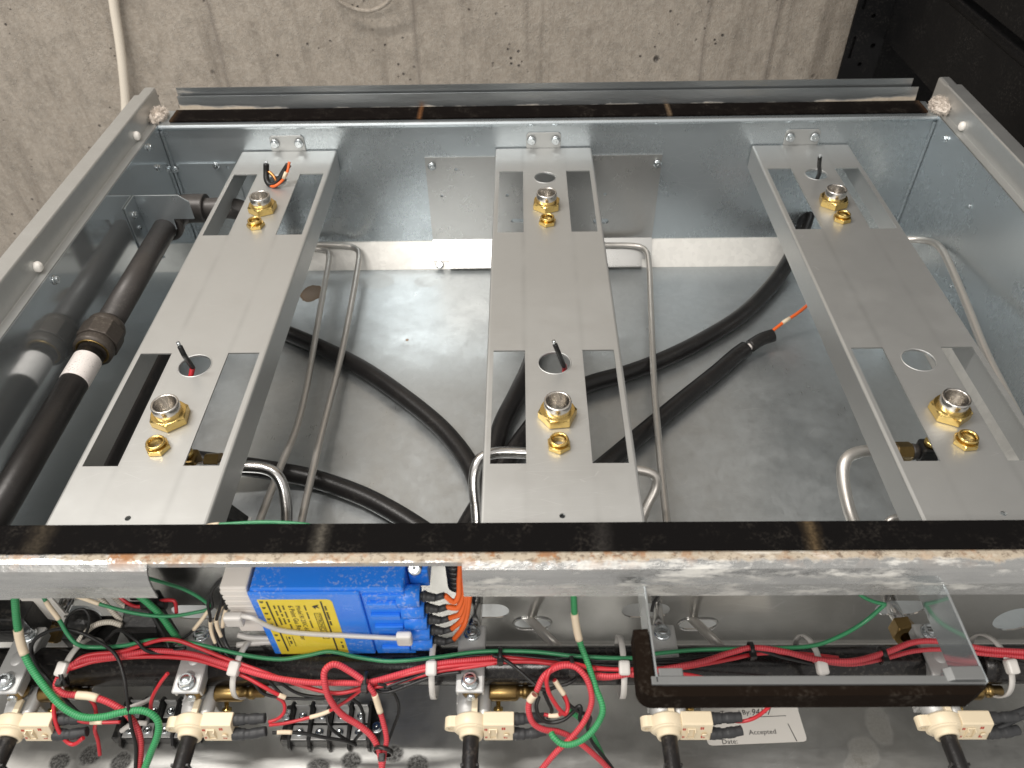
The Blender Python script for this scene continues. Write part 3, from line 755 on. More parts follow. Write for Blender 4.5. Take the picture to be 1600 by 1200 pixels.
MB().tube([(-0.3098, 0.7897, 0.1900), (-0.3040, 0.7854, 0.1860), (-0.3017, 0.7830, 0.1810)], .0018, 8).build('copper_clip', 'copper', kn)
MB().tube([(-0.3127, 0.7955, 0.1955), (-0.3120, 0.7962, 0.1990)], .0014, 8, smooth_steps=0).build('bare_tip', 'zinc', kn)

# ------------------------------------------------------------------ hoses and tubes on the tray floor
ZH = .0105
def hose(pts, label, r=.0094, group='black hoses lying on the tray floor'):
    return tag(MB().tube(pts, r, 16).build('hose', 'hose'), label, 'hose', group)
hose([(-0.3531, 0.7291, 0.0270), (-0.3137, 0.7082, 0.0270), (-0.2710, 0.6834, 0.0270), (-0.2133, 0.6455, 0.0270), (-0.1654, 0.6038, 0.0270), (-0.1201, 0.5577, 0.0270), (-0.0949, 0.5237, 0.0270), (-0.0787, 0.4927, 0.0270), (-0.0701, 0.4611, 0.0270), (-0.0650, 0.4136, 0.0270), (-0.0616, 0.3736, 0.0270)], 'black hose curving from the left channel toward the middle channel')
hose([(-0.3444, 0.4845, 0.0555), (-0.3043, 0.4855, 0.0455), (-0.2705, 0.4880, 0.0335), (-0.2333, 0.4834, 0.0270), (-0.1867, 0.4642, 0.0270), (-0.1538, 0.4451, 0.0270), (-0.1248, 0.4246, 0.0270), (-0.1030, 0.4070, 0.0270), (-0.0846, 0.3867, 0.0270)], 'black hose low in the tray between left channel and front rail')
hose([(0.3383, 0.8732, 0.0755), (0.3244, 0.8452, 0.0555), (0.3117, 0.8276, 0.0355), (0.2817, 0.7860, 0.0275), (0.2343, 0.7298, 0.0275), (0.1811, 0.6860, 0.0275), (0.1324, 0.6535, 0.0275), (0.0869, 0.6298, 0.0275), (0.0398, 0.6110, 0.0275), (0.0005, 0.5793, 0.0275), (-0.0269, 0.5383, 0.0275), (-0.0523, 0.4880, 0.0275), (-0.0709, 0.4494, 0.0275), (-0.0885, 0.4065, 0.0275), (-0.0954, 0.3799, 0.0275)], 'long black hose sweeping from the right channel under the middle channel')
h4 = hose([(0.2579, 0.6824, 0.0355), (0.2443, 0.6782, 0.0335)] + [(0.2304, 0.6707, 0.0295)], 'black hose with taped tapered end and an orange wire', .0075)
MB().tube([(0.2248, 0.6675, 0.0285), (0.2122, 0.6574, 0.0270), (0.1856, 0.6302, 0.0270), (0.1364, 0.5831, 0.0270), (0.0906, 0.5377, 0.0270), (0.0550, 0.5022, 0.0270), (0.0217, 0.4704, 0.0270), (-0.0097, 0.4419, 0.0270), (-0.0394, 0.4066, 0.0270)], .0092, 16).build('hose_run', 'hose', h4)
MB().tube([(0.2337, 0.6727, 0.0297), (0.2239, 0.6664, 0.0285)], .0042, 12, smooth_steps=0).build('clear_tape', 'white_label', h4)
MB().tube([(0.2541, 0.6852, 0.0360), (0.2730, 0.6990, 0.0415), (0.2883, 0.7065, 0.0475), (0.3005, 0.7128, 0.0555), (0.3128, 0.7153, 0.0755)], .0019, 10).build('orange_wire', 'orange', h4)
MB().tube([(0.2707, 0.6977, 0.0407), (0.2800, 0.7028, 0.0440)], .0024, 10, smooth_steps=0).build('label_sleeve', 'sleeve', h4)
hose([(-0.0083, 0.7475, 0.0280), (-0.0125, 0.6880, 0.0280), (-0.0204, 0.6442, 0.0280), (-0.0368, 0.5936, 0.0280), (-0.0500, 0.5560, 0.0280), (-0.0579, 0.5165, 0.0280), (-0.0655, 0.4718, 0.0280), (-0.0745, 0.4200, 0.0280), (-0.0757, 0.3795, 0.0280)], 'black hose seen through the front left slot of the middle channel')
hose([(-0.4076, 0.6274, 0.0755), (-0.4092, 0.5873, 0.0755), (-0.4096, 0.5234, 0.0755), (-0.4116, 0.4720, 0.0735), (-0.4136, 0.4406, 0.0705), (-0.4146, 0.3955, 0.0655)], 'black hose running beneath the left channel', .0100)

def alu(pts, label, r=.0036, mat='aluminium', group='aluminium gas tubes in the tray'):
    return tag(MB().tube(pts, r, 12, smooth_steps=7).build('gas_tube', mat), label, 'tube', group)
alu([(-0.3397, 0.8520, 0.0513), (-0.3087, 0.8520, 0.0480)] + [(-0.2908, 0.8517, 0.0450), (-0.2809, 0.8472, 0.0450), (-0.2758, 0.8313, 0.0440), (-0.2728, 0.7847, 0.0420), (-0.2665, 0.6887, 0.0400), (-0.2582, 0.5895, 0.0440), (-0.2558, 0.5287, 0.0480), (-0.2587, 0.4812, 0.0520), (-0.2600, 0.4071, 0.0620), (-0.2593, 0.3784, 0.0700)], 'bent aluminium tube beside the left channel, nearer to it')
alu([(-0.3150, 0.8540, 0.0517), (-0.2655, 0.8540, 0.0491)] + [(-0.2497, 0.8554, 0.0450), (-0.2398, 0.8450, 0.0450), (-0.2366, 0.8222, 0.0440), (-0.2337, 0.7356, 0.0400), (-0.2314, 0.6453, 0.0390), (-0.2304, 0.5618, 0.0430), (-0.2293, 0.5056, 0.0470), (-0.2247, 0.4140, 0.0570), (-0.2215, 0.3836, 0.0620)], 'bent aluminium tube beside the left channel, farther from it')
alu([(0.0459, 0.8540, 0.0463), (0.0833, 0.8540, 0.0448)] + [(0.1161, 0.8517, 0.0450), (0.1285, 0.8442, 0.0450), (0.1322, 0.8270, 0.0440), (0.1240, 0.7303, 0.0400), (0.1107, 0.5972, 0.0420), (0.1012, 0.4760, 0.0500), (0.0958, 0.4009, 0.0580), (0.0934, 0.3754, 0.0620)], 'straight aluminium tube along the right side of the middle channel')
alu([(0.4001, 0.8095, 0.0800), (0.4405, 0.7983, 0.0860)] + [(0.4521, 0.7819, 0.0940), (0.4482, 0.7522, 0.1060), (0.4438, 0.7226, 0.1100), (0.4302, 0.6400, 0.1120), (0.4161, 0.5633, 0.1140), (0.4066, 0.4984, 0.1180), (0.3957, 0.4217, 0.1240)], 'aluminium tube between the right channel and the side wall', .0040)
# short elbows below the fittings
sv = 'short tube elbows under the channel fittings'
alu([(-0.3068, 0.4223, 0.1180), (-0.2680, 0.4227, 0.1180), (-0.2471, 0.4211, 0.1180), (-0.2358, 0.4165, 0.1160), (-0.2296, 0.4090, 0.1100), (-0.2264, 0.3969, 0.0980), (-0.2259, 0.3849, 0.0860), (-0.2252, 0.3740, 0.0760)], 'bright tube elbow coming out from under the left channel', .0050, 'bright_tube', sv)
t2 = alu([(-0.0165, 0.4346, 0.1180), (-0.0382, 0.4363, 0.1180), (-0.0533, 0.4357, 0.1180), (-0.0641, 0.4309, 0.1170), (-0.0688, 0.4219, 0.1120), (-0.0699, 0.4112, 0.1040), (-0.0678, 0.3952, 0.0900), (-0.0661, 0.3738, 0.0750)], 'bright tube elbow at the left of the middle channel', .0050, 'bright_tube', sv)
alu([(0.0312, 0.4186, 0.1150), (0.0605, 0.4190, 0.1150), (0.0735, 0.4168, 0.1150), (0.0809, 0.4138, 0.1120), (0.0814, 0.4079, 0.1050), (0.0743, 0.3971, 0.0950), (0.0647, 0.3808, 0.0820)], 'dull tube elbow at the right of the middle channel', .0042, 'aluminium', sv)
alu([(0.2969, 0.4372, 0.1160), (0.2675, 0.4375, 0.1160), (0.2534, 0.4355, 0.1160), (0.2420, 0.4286, 0.1150), (0.2380, 0.4179, 0.1080), (0.2408, 0.3982, 0.0920), (0.2458, 0.3810, 0.0800), (0.2467, 0.3629, 0.0700)], 'dull tube elbow at the left of the right channel', .0052, 'aluminium', sv)
alu([(0.2782, 0.3852, 0.0600), (0.2809, 0.3973, 0.0660), (0.2856, 0.4004, 0.0700), (0.2952, 0.4016, 0.0700), (0.3109, 0.4010, 0.0680)], 'small tube hook in the tray below the right channel', .0036, 'aluminium', sv)
# fittings seen through the front slots
def slot_fitting(x0, y, z, label, d, dark):
    t = thing('tube_fitting', (x0, y, z), label, 'fitting', 'brass tube fittings below the channels')
    a = MB().ngon_nut(.0085, .003, .012, 0, 6, .2, .001); a.move(Matrix.Translation((x0, y, z)) @ Matrix.Rotation(d * PI / 2, 4, 'Y')); a.build('compression_nut', 'brass_dull', t)
    MB().lathe([(.0066, 0), (.0072, .002), (.0066, .004), (.0066, .006)], (x0 + d * .012, y, z), 'x').build('collar', 'iron' if dark else 'brass', t)
    MB().box((x0 + d * .018 - .0, y - .008, z - .009), (x0 + d * .034, y + .008, z + .009)).build('elbow_body', 'black_plastic' if dark else 'brass_dull', t, .0025)
    MB().lathe([(.0060, 0), (.0060, .004), (.0045, .005), (.0030, .0052), (.0030, .008), (0, .008)], (x0 + d * .026, y, z + .009), 'z', 16).build('orifice_cap', 'brass', t)
    return t
slot_fitting((0.2857, 0.4359, 0.1160)[0], (0.2857, 0.4359, 0.1160)[1], .116, 'dark elbow with brass nut under the right channel', 1, True)
slot_fitting((-0.2840, 0.4277, 0.1180)[0], (-0.2840, 0.4277, 0.1180)[1], .118, 'brass fitting under the front right slot of the left channel', -1, False)
slot_fitting((-0.0192, 0.4325, 0.1180)[0], (-0.0192, 0.4325, 0.1180)[1], .118, 'brass fitting hidden under the middle channel', 1, False)
br = thing('black_bracket', (-0.3120, 0.4596, 0.1000), 'black plastic bracket under the front right slot of the left channel', 'bracket')
MB().extrude_y([(-.295, .085), (-.262, .085), (-.258, .090), (-.284, .135), (-.291, .135), (-.274, .094), (-.295, .094)], .378, .392).build('arm', 'black_plastic', br, .001)
MB().box((-.300, .380, .083), (-.258, .396, .0845)).build('foot', 'diecast', br, .0005)

# ------------------------------------------------------------------ iron gas pipe on the left, with union and bracket
PXC, PZ = -.431, .140
pipe = thing('gas_pipe', (PXC, .55, PZ), 'black iron gas pipe with a union and a white label by the left wall', 'pipe')
MB().lathe([(.0124, 0), (.0124, .178)], (PXC, .588, PZ), 'y', 28).build('rear_pipe', 'iron', pipe)
MB().lathe([(.0122, 0), (.0122, .262)], (PXC, .263 + .015, PZ), 'y', 28).build('front_pipe', 'black_pipe', pipe)
MB().lathe([(.0107, 0), (.0116, .0008)] + [(.0112 + (.0006 if k % 2 else 0), .0012 + k * .0012) for k in range(9)] + [(.0107, .013)], (PXC, .5835, PZ), 'y', 28).build('pipe_thread', 'iron_cast', pipe)
un = MB()
un.lathe([(.0125, 0), (.0175, .0003), (.0178, .0030), (.0178, .0080), (.0168, .0100), (.0168, .0300), (.0176, .0315), (.0176, .0360), (.0165, .0385), (.0125, .0390)], (PXC, .545, PZ), 'y', 36)
uo = un.build('union_body', 'iron_cast', pipe)
MB().ring_lathe([(.0128, -.0006), (.0150, -.0006), (.0150, .0004), (.0128, .0004)], (PXC, .545, PZ), 'y', 36).build('brass_seat', 'brass_dull', uo)
hx = MB().ngon_nut(.0197, .0120, .0200, 0, 8, 0, .001); hx.move(Matrix.Translation((PXC, .575, PZ)) @ Matrix.Rotation(PI / 2, 4, 'X')); hx.build('union_flats', 'iron_cast', uo, .0008)
MB().lathe([(.01255, 0), (.01265, .0005), (.01265, .0300), (.01255, .0305)], (PXC, .503, PZ), 'y', 36).build('pipe_label', 'white_label', pipe)
# elbow at the back, turning to the right
el = [(PXC, .766, PZ), (PXC + .001, .782, PZ), (PXC + .006, .793, PZ), (PXC + .016, .797, PZ), (PXC + .035, .797, PZ)]
MB().tube(el, .0165, 22).build('elbow', 'iron', pipe)
MB().ring_lathe([(.0124, 0), (.0185, 0), (.0185, .008), (.0124, .008)], (PXC, .758, PZ), 'y', 28).build('elbow_collar', 'iron', pipe)
MB().tube([(PXC + .030, .797, PZ), (PXC + .075, .797, PZ - .004), (PXC + .085, .797, PZ - .03), (PXC + .085, .797, .02)], .0122, 18).build('cross_pipe', 'iron', pipe)
bk = thing('pipe_bracket', (XL + .02, .757, .12), 'steel bracket plate holding the iron pipe at the left back corner', 'bracket')
MB().plate([(XL + .002, .100), (XL + .002, .182), (XL + .050, .182), (XL + .060, .174), (XL + .060, .152), (PXC + .0135, .152), (PXC + .0130, .140), (PXC + .009, .1305), (PXC, .1268), (PXC - .009, .1305), (PXC - .0128, .140), (PXC - .0128, .100)], [], .0015, lambda u, v, w: (u, .756 + w, v)).build('bracket_plate', 'galv_wall', bk, .0004)
MB().box((XL + .0004, .728, .098), (XL + .0019, .756, .182)).build('bracket_flange', 'galv_wall', bk, .0004)
screw(bk, (XL + .0019, .741, .166), (1, 0, 0), .9); screw(bk, (XL + .0019, .741, .150), (1, 0, 0), .5)
rg = thing('regulator_knob', (-0.4838, 0.8043, 0.0350), 'black and red regulator part low behind the iron pipe', 'regulator')
MB().blob((-0.4732, 0.7973, 0.0430), (.020, .022, .026), .12, seed=4).build('black_cap', 'black_plastic', rg)
MB().blob((-0.4865, 0.7724, 0.0360), (.008, .008, .009), .08, seed=2).build('red_plug', 'red_thin', rg)
#SECTION2
# ------------------------------------------------------------------ manifold pipe, valves, switches
MY, MZ, MR = .2632, .085, .0134
man = thing('manifold_pipe', (0, MY, MZ), 'long black gas manifold pipe running across the front compartment', 'pipe')
MB().lathe([(MR, -.4810), (MR, .2625), (MR - .0012, .2640)], (0, MY, MZ), 'x', 32).build('pipe_run', 'manifold', man)
MB().lathe([(MR * .80, .2640), (MR * .80, .2925)], (0, MY, MZ), 'x', 28).build('pipe_neck', 'manifold', man)
MB().lathe([(MR - .001, .2925), (MR, .2940), (MR, .4810)], (0, MY, MZ), 'x', 32).build('pipe_run', 'manifold', man)

VX = (-.3880, -.2618, -.0664, .0698, .2600)
VL = ('gas valve under a grey clamp at the far left of the manifold', 'gas valve under a grey clamp just left of the blue module', 'gas valve under a grey clamp just right of the blue module',
      'gas valve under a grey clamp behind the left end of the felt edged frame', 'gas valve under a grey clamp by the dark right arm of the felt edged frame')
def bolt_mesh():
    mb = MB(); mb.lathe([(.0060, 0), (.0061, .0007), (.0050, .0013), (0, .0013)], seg=20); mb.ngon_nut(.0052, .0010, .0036, .001, 6, .2, .0008)
    mb.lathe([(.0040, .0040), (.0034, .0046), (0, .0047)], seg=16)
    me = bpy.data.meshes.new('bolt'); bmesh.ops.recalc_face_normals(mb.bm, faces=mb.bm.faces[:]); mb.bm.to_mesh(me); mb.bm.free(); me.materials.append(M['zinc']); return me
BOLT = bolt_mesh()
def copy_tree(o, parent=None):
    c = o.copy(); COL.objects.link(c)
    if parent is not None: c.parent = parent
    for ch in list(o.children): copy_tree(ch, c)
    return c
def make_valve(X):
    t = thing('gas_valve', (X, .250, .070), 'x', 'valve', 'gas valves along the manifold pipe')
    mb = MB()
    # saddle clamp: a ribbed strap arched over the pipe
    prof = []
    for k in range(13):
        y = .2370 + .0500 * k / 12; d = abs(y - MY); z = .0985 + .0022 if d < .010 else .0985 + .0022 - (d - .010) * .06
        prof.append((y, z))
    mb.extrude_x(prof + [(y, z - .0032) for y, z in prof[::-1]], X - .0098, X + .0098)
    cl = mb.build('clamp', 'diecast', t, .0016)
    for q in (-.0088, .0088): MB().box((X + q - .0009, .2390, .0900), (X + q + .0009, .2850, .0978)).build('clamp_side', 'diecast', cl, .0008)
    MB().blob((X, .2620, .1004), (.0045, .0060, .0016), 0).build('clamp_rib', 'diecast', cl)
    MB().blob((X, .2480, .1000), (.0042, .0052, .0015), 0).build('clamp_rib', 'diecast', cl)
    for y in (.2440, .2795):
        b = bpy.data.objects.new('bolt', BOLT); COL.objects.link(b); b.parent = cl; b.location = (X - X, y - .250, .1008 - .070)
    bodym = MB()
    bodym.lathe([(.0074, -.020), (.0078, -.0195), (.0090, -.012), (.0090, .012), (.0105, .013), (.0105, .018)], (X - .002, .2500, .070), 'y', 24)
    bodym.lathe([(.0046, -.022), (.0046, .010)], (X + .0092, .2500, .0745), 'y', 18)
    bodym.box((X - .011, .240, .058), (X + .013, .258, .074))
    bodym.build('valve_body', 'diecast', t, .0008)
    MB().lathe([(.0025, -.0245), (.0028, -.022), (.0028, -.018)], (X + .0092, .2500, .0745), 'y', 12).build('body_screw', 'zinc', t)
    nut = MB(); nut.lathe([(.0056, -.004), (.0072, -.001), (.0072, .004), (.0056, .007)], (X, .2470, .0830), 'z', 20); nut.build('brass_boss', 'brass_dull', t)
    MB().lathe([(.0030, 0), (.0030, .005), (.0012, .0056), (0, .0056)], (X, .2382, .0860), 'y', 14).build('boss_bolt', 'zinc', t)
    e = MB(); e.lathe([(.0058, .0125), (.0064, .0135), (.0064, .0310), (.0056, .0325), (.0040, .0335), (.0040, .0360), (.0048, .0362), (.0048, .0400), (.0036, .0402), (.0036, .0470), (.0024, .0476)], (X, .2480, .0760), 'x', 22)
    e.build('brass_elbow', 'brass_dull', t)
    sc = MB(); sc.lathe([(.0016, .0), (.0016, .006), (.0034, .0062), (.0034, .0078), (.0026, .0088), (0, .0088)], (0, 0, 0), 'z', 14)
    sc.move(Matrix.Translation((X + .0185, .2455, .0690)) @ Matrix.Rotation(math.radians(140), 4, 'X')); sc.build('bleed_screw', 'brass', t)
    st = MB(); st.lathe([(.0052, -.090), (.0056, -.0885), (.0056, -.008), (.0045, -.004)], (X + .0002, .2300, .0700), 'y', 18); st.box((X - .0060, .1985, .0665), (X + .0064, .2005, .0735)); st.build('stem', 'stem', t, .0004)
    return t
v0 = make_valve(VX[2]); v0['label'] = VL[2]
for i, X in enumerate(VX):
    if i == 2: continue
    c = copy_tree(v0); c.location.x = X; c['label'] = VL[i]

SL = ('ivory spark switch on the far left valve stem, a red wire looped below it', 'ivory spark switch on the valve stem below the blue module left end', 'ivory spark switch beside the coiled red and green wires',
      'ivory spark switch directly below the left end of the felt edged frame', 'ivory spark switch below the right end of the felt edged frame')
def make_switch(X):
    y0, z0 = .2180, .0700
    t = thing('spark_switch', (X, y0, z0), 'x', 'switch', 'ivory spark switches on the valve stems')
    mb = MB()
    mb.lathe([(.0104, .0045), (.0122, .0055), (.0126, .0085), (.0126, .0125), (.0110, .0140)], (X, y0, z0), 'y', 30)
    # ear with rounded end, running left
    out = [(X - .0005, z0 - .0050), (X - .0005, z0 + .0062), (X - .0125, z0 + .0052)] + [(X - .0140 + .0046 * math.cos(a), z0 + .0006 + .0046 * math.sin(a)) for a in [PI / 2 + PI * k / 8 for k in range(9)]] + [(X - .012, z0 - .0040)]
    mb.plate(out, [circle(X - .0146, z0 + .0006, .0017, 12)], .0075, lambda u, v, w: (u, y0 + .0060 - w, v))
    bd = mb.build('switch_body', 'ivory', t, .0006)
    MB().ring_lathe([(.0056, -.0002), (.0076, -.0002), (.0082, .0008), (.0082, .0035), (.0100, .0040), (.0112, .0046), (.0112, .0060), (.0056, .0060)], (X, y0, z0), 'y', 32).build('hub', 'ivory', bd)
    bx = MB()
    prof = [(y0 + .0010, z0 - .0066), (y0 + .0048, z0 + .0092), (y0 + .0056, z0 + .0100), (y0 + .0140, z0 + .0100), (y0 + .0145, z0 + .0094), (y0 + .0145, z0 - .0066)]
    bx.extrude_x(prof, X + .0085, X + .0298)
    bb = bx.build('switch_box', 'ivory', t, .0006)
    def onface(u, v): # u along x, v up the sloping front face
        k = (v) / .0158
        return (X + .0085 + u, y0 + .0010 + .0038 * k - .00025, z0 - .0066 + .0158 * k)
    def patch(u0, u1, v0, v1, name, mat):
        m = MB(); vs = [m.bm.verts.new(onface(u, v)) for u, v in ((u0, v0), (u1, v0), (u1, v1), (u0, v1))]; m.face(vs); return m.build(name, mat, bb)
    wn = MB(); 
    for (u0, u1, v0, v1) in ((.0040, .0095, .0032, .0038), (.0040, .0095, .0122, .0128), (.0040, .0046, .0038, .0122), (.0089, .0095, .0038, .0122)):
        p0 = onface(u0, v0); p1 = onface(u1, v1); wn.box((p0[0], min(p0[1], p1[1]) - .0006, p0[2]), (p1[0], max(p0[1], p1[1]), p1[2]))
    wn.build('window_frame', 'ivory', bb)
    for u, v, q in ((.0128, .0116, .0024), (.0140, .0028, .0026), (.0008, .0108, .0020), (.0010, .0030, .0016)):   # small red terminal prints
        patch(u, u + q * .42, v, v + q, 'terminal_mark', 'red_ink'); patch(u + q * .55, u + q, v, v + q, 'terminal_mark', 'red_ink')
    MB().lathe([(.0019, 0), (.0019, .0009), (.0010, .0012), (0, .0012)], (X + .0085 + .0160, y0 + .0019, z0 + .0005), 'y', 14).move(Matrix.Translation((0, -.0008, 0))).build('rivet', 'ivory', bb)
    MB().box((X - .0006 + .0008, y0 + .0045, z0 + .0078), (X + .0044, y0 + .0235, z0 + .0108)).build('peg', 'ivory', t, .0004)
    # heat-shrunk terminals on the right
    MB().tube([(X + .0290, y0 + .0115, z0 + .0040), (X + .036, y0 + .0118, z0 + .0040), (X + .0415, y0 + .012, z0 + .004), (X + .0510, y0 + .0125, z0 + .0042)], [.0044, .0040, .0034, .0038, .0034], 14).build('heatshrink', 'boot', t)
    MB().tube([(X + .0290, y0 + .0045, z0 - .0030), (X + .036, y0 + .0042, z0 - .003), (X + .042, y0 + .0046, z0 - .003), (X + .0515, y0 + .0062, z0 - .0026)], [.0044, .0040, .0034, .0038, .0034], 14).build('heatshrink', 'boot', t)
    return t
s0 = make_switch(VX[2] + .0002); s0['label'] = SL[2]
for i, X in enumerate(VX):
    if i == 2: continue
    c = copy_tree(s0); c.location.x = X + .0002; c['label'] = SL[i]

# tubes leaving the compartment through the front wall
tl = 'gas tubes passing through the front wall'
def wall_tube(pts, label, r, mat, nut=None):
    if nut:
        o = thing('tube_stub', pts[0], label, 'tube', tl)
        MB().tube(pts, r, 14).build('tube', mat, o)
        a, b = Vector(pts[-2]), Vector(pts[-1]); d = (b - a).normalized()
        n = MB().ngon_nut(.0098, r * .9, .0125, -.002, 6, .3, .0012); n.move(Matrix.Translation(b) @ d.to_track_quat('Z', 'Y').to_matrix().to_4x4()); n.build('flare_nut', 'brass_dull', o)
    else:
        o = tag(MB().tube(pts, r, 14).build('tube_stub', mat), label, 'tube', tl)
wall_tube([(0.2703, 0.3360, 0.0420), (0.2606, 0.3195, 0.0626), (0.2581, 0.2996, 0.0700)], 'bright tube with brass nut at the right end of the front compartment', .0052, 'bright_tube', True)
wall_tube([(-0.3954, 0.3360, 0.0657), (-0.3861, 0.3195, 0.0790), (-0.3932, 0.3038, 0.0700)], 'bright tube with brass nut at the left end of the front compartment', .0052, 'bright_tube', True)
wall_tube([(-0.0673, 0.3360, 0.0535), (-0.0665, 0.3195, 0.0689), (-0.0654, 0.2891, 0.0970), (-0.0657, 0.2826, 0.0950)], 'bright tube behind the clamp just right of the blue module', .0052, 'bright_tube')
wall_tube([(0.0781, 0.3360, 0.0572), (0.0753, 0.3195, 0.0678), (0.0689, 0.2886, 0.0970), (0.0688, 0.2821, 0.0950)], 'bright tube behind the clamp at the felt edged frame', .0040, 'bright_tube')
wall_tube([(-0.0444, 0.3500, 0.0348), (-0.0243, 0.3195, 0.0490), (-0.0185, 0.3080, 0.0577), (-0.0035, 0.2860, 0.0670), (0.0101, 0.2800, 0.0555)], 'thin tube bent through the oval hole right of the blue module', .0037, 'aluminium')
wall_tube([(0.0928, 0.3500, 0.0337), (0.1056, 0.3195, 0.0480), (0.1090, 0.3080, 0.0568), (0.1192, 0.2860, 0.0662), (0.1309, 0.2800, 0.0558)], 'thin tube bent through the oval hole inside the felt edged frame', .0037, 'aluminium')

# ------------------------------------------------------------------ felt-edged frame standing out from the rail at the right
FZ = .190
fr = thing('felt_frame', (.135, .20, FZ), 'steel frame with brown felt edge standing out in front of the rail', 'frame')
x0, x1, yb0 = .0470, .2305, .2005
MB().extrude_x([(yb0 - .0005, FZ - .0185), (yb0 - .0005, FZ), (yb0 + .0045, FZ), (yb0 + .0045, FZ - .0014), (yb0 + .0010, FZ - .0014), (yb0 + .0010, FZ - .0185)], x0 - .004, x1).build('front_bar', 'dark_steel', fr, .0005)
MB().box((x0 - .0014, yb0 + .0006, FZ - .0275), (x0, .3000, FZ)).build('frame_arm', 'galv_side', fr, .0004)
MB().box((x1, yb0 + .0006, FZ - .0320), (x1 + .0016, .3000, FZ)).build('frame_arm', 'galv_side', fr, .0004)
MB().box((x0 + .0008, yb0 + .0048, FZ - .0030), (x0 + .0150, yb0 + .0100, FZ - .0012)).build('corner_lug', 'dark_steel', fr, .0008)
MB().extrude_y([(x1 - .0220, FZ), (x1 - .0180, FZ + .0026), (x1 - .0010, FZ + .0032), (x1 - .0010, FZ + .0016), (x1 - .0175, FZ + .0010), (x1 - .0210, FZ - .0014)], yb0 + .0006, yb0 + .0085).build('corner_lug', 'dark_steel', fr, .0006)
felt = [(x1 + .0010, yb0 - .0008), (x1 - .0080, yb0 - .0062), (x0 + .0040, yb0 - .0068)] + [(x0 - .0030 + .0085 * math.cos(a), yb0 + .0017 + .0085 * math.sin(a)) for a in [-PI / 2 - PI / 2 * k / 8 for k in range(9)]] + [(x0 - .0108, yb0 + .0340), (x0 - .0020, yb0 + .0345), (x0 - .0020, yb0 + .0060), (x0 + .0020, yb0 - .0008)]
MB().plate(felt, [], .0155, lambda u, v, w: (u, v, FZ - .0015 + w)).build('felt_edge', 'felt', fr, .0008)

# ------------------------------------------------------------------ blue ignition module
BX0, BX1, BYF, BYB, BZ0, BZ1 = -.2060, -.1335, .2650, .2990, .0990, .1795
md = thing('ignition_module', (-.155, .282, .099), 'blue ignition module with yellow printed label strapped by a nylon tie', 'ignition module')
mb = MB()
mb.extrude_y([(BX0, BZ0), (BX1 + .034, BZ0), (BX1 + .034, BZ0 + .002), (BX1 + .0275, BZ1 - .001), (BX1 + .0275, BZ1 + .0012), (BX0 + .001, BZ1 + .0012)], BYF + .0022, BYB)
case = mb.build('case', 'blue', md, .0016)
MB().box((BX0, BYF, BZ0), (BX1 - .0005, BYF + .0030, BZ1)).build('label_panel', 'blue', case, .0012)
MB().box((BX1 + .0005, BYF + .0006, BZ0), (BX1 + .0280, BYF + .0030, BZ1 - .004)).build('ribbed_panel', 'blue', case, .0006)
for k in range(5):
    z = BZ1 - .0100 - k * .0145
    MB().box((BX1 + .0030 + k * .0006, BYF - .0022, z - .0052), (BX1 + .0225 + k * .0006, BYF + .0010, z)).build('rib', 'blue', case, .0007)
    MB().lathe([(.0066, .0270), (.0074, .0276), (.0074, .0420), (.0056, .0425), (.0056, .0412), (0, .0412)], (BX1 - .0015 - .0025 + (k == 0) * -.001 + k * .0006, BYF + .0050, z - .0015), 'x', 22).build('tower', 'blue', case)
MB().box((BX1 + .0290, BYF + .0160, BZ1 - .018), (BX1 + .0420, BYB, BZ1 + .0004)).build('mounting_ear', 'blue', case, .001)
screw(md, (BX1 + .0335, BYF + .0180, BZ1 + .0004), (0, -.5, .85), .9)
cn = MB(); cn.extrude_y([(BX0 - .0185, BZ0 + .026), (BX0 - .0008, BZ0 + .026), (BX0 - .0008, BZ1 + .0012), (BX0 - .0185, BZ1 + .0012)], BYF + .0035, BYF + .0300); cn = cn.build('connector', 'connector', md, .0012)
for k in range(7): MB().box((BX0 - .0186, BYF + .0029, BZ1 - .006 - k * .0062), (BX0 - .0010, BYF + .0037, BZ1 - .0018 - k * .0062)).build('connector_rib', 'connector', cn, .0003)
# the printed label: text runs down the face
LY = BYF - .0003
lab = MB()
lx0, lx1 = (-0.2010, 0.2648, 0.1728)[0], (-0.1528, 0.2648, 0.1716)[0]; lz1 = (-0.1766, 0.2648, 0.1726)[2]
lab.plate([(lx0, BZ0 + .001), (lx1, BZ0 + .001), (lx1, lz1 - .003), (lx1 - .001, lz1 - .0008), (lx1 - .003, lz1), (lx0, lz1)], [], .0002, lambda u, v, w: (u, LY + .0001 - w, v))
lab = lab.build('label', 'yellow_label', md)
def down(x, z): # text origin at (x, z), reading downwards
    return lambda a, b: (x + b, LY - .0002, z - a)
def tx(body, u, v, size, name='label_text'):
    p = (-0.1696, 0.2646, 0.1658); x = lx0 + (u - 401) / 117.0 * (lx1 - lx0)
    return text(body, size, name, 'ink', lab, down(x, lz1 - (v - 937) / 74.0 * .0645))
tx('6 Point Gas Re-Igniter', 446, 945, .0050, 'label_title'); tx('Model RI 230C-6G', 458, 945, .0044, 'label_model')
tx('TYTRONICS', 485, 957, .0042, 'label_maker'); 
def fine(u, v, h, words):   # print too small to read in the photograph: strokes of word length
    x = lx0 + (u - 401) / 117.0 * (lx1 - lx0); z = lz1 - (v - 937) / 74.0 * .0645
    m = MB()
    for w in words:
        n = max(1, int(w / .0011))
        for k in range(n): m.box((x + h * (.1 if k % 3 else 0), LY - .0002, z - k * .0011 - .0007), (x + h * (.9 if k % 2 else 1.1), LY - .0001, z - k * .0011))
        z -= w + .0016
    return m.build('label_line', 'ink', lab)
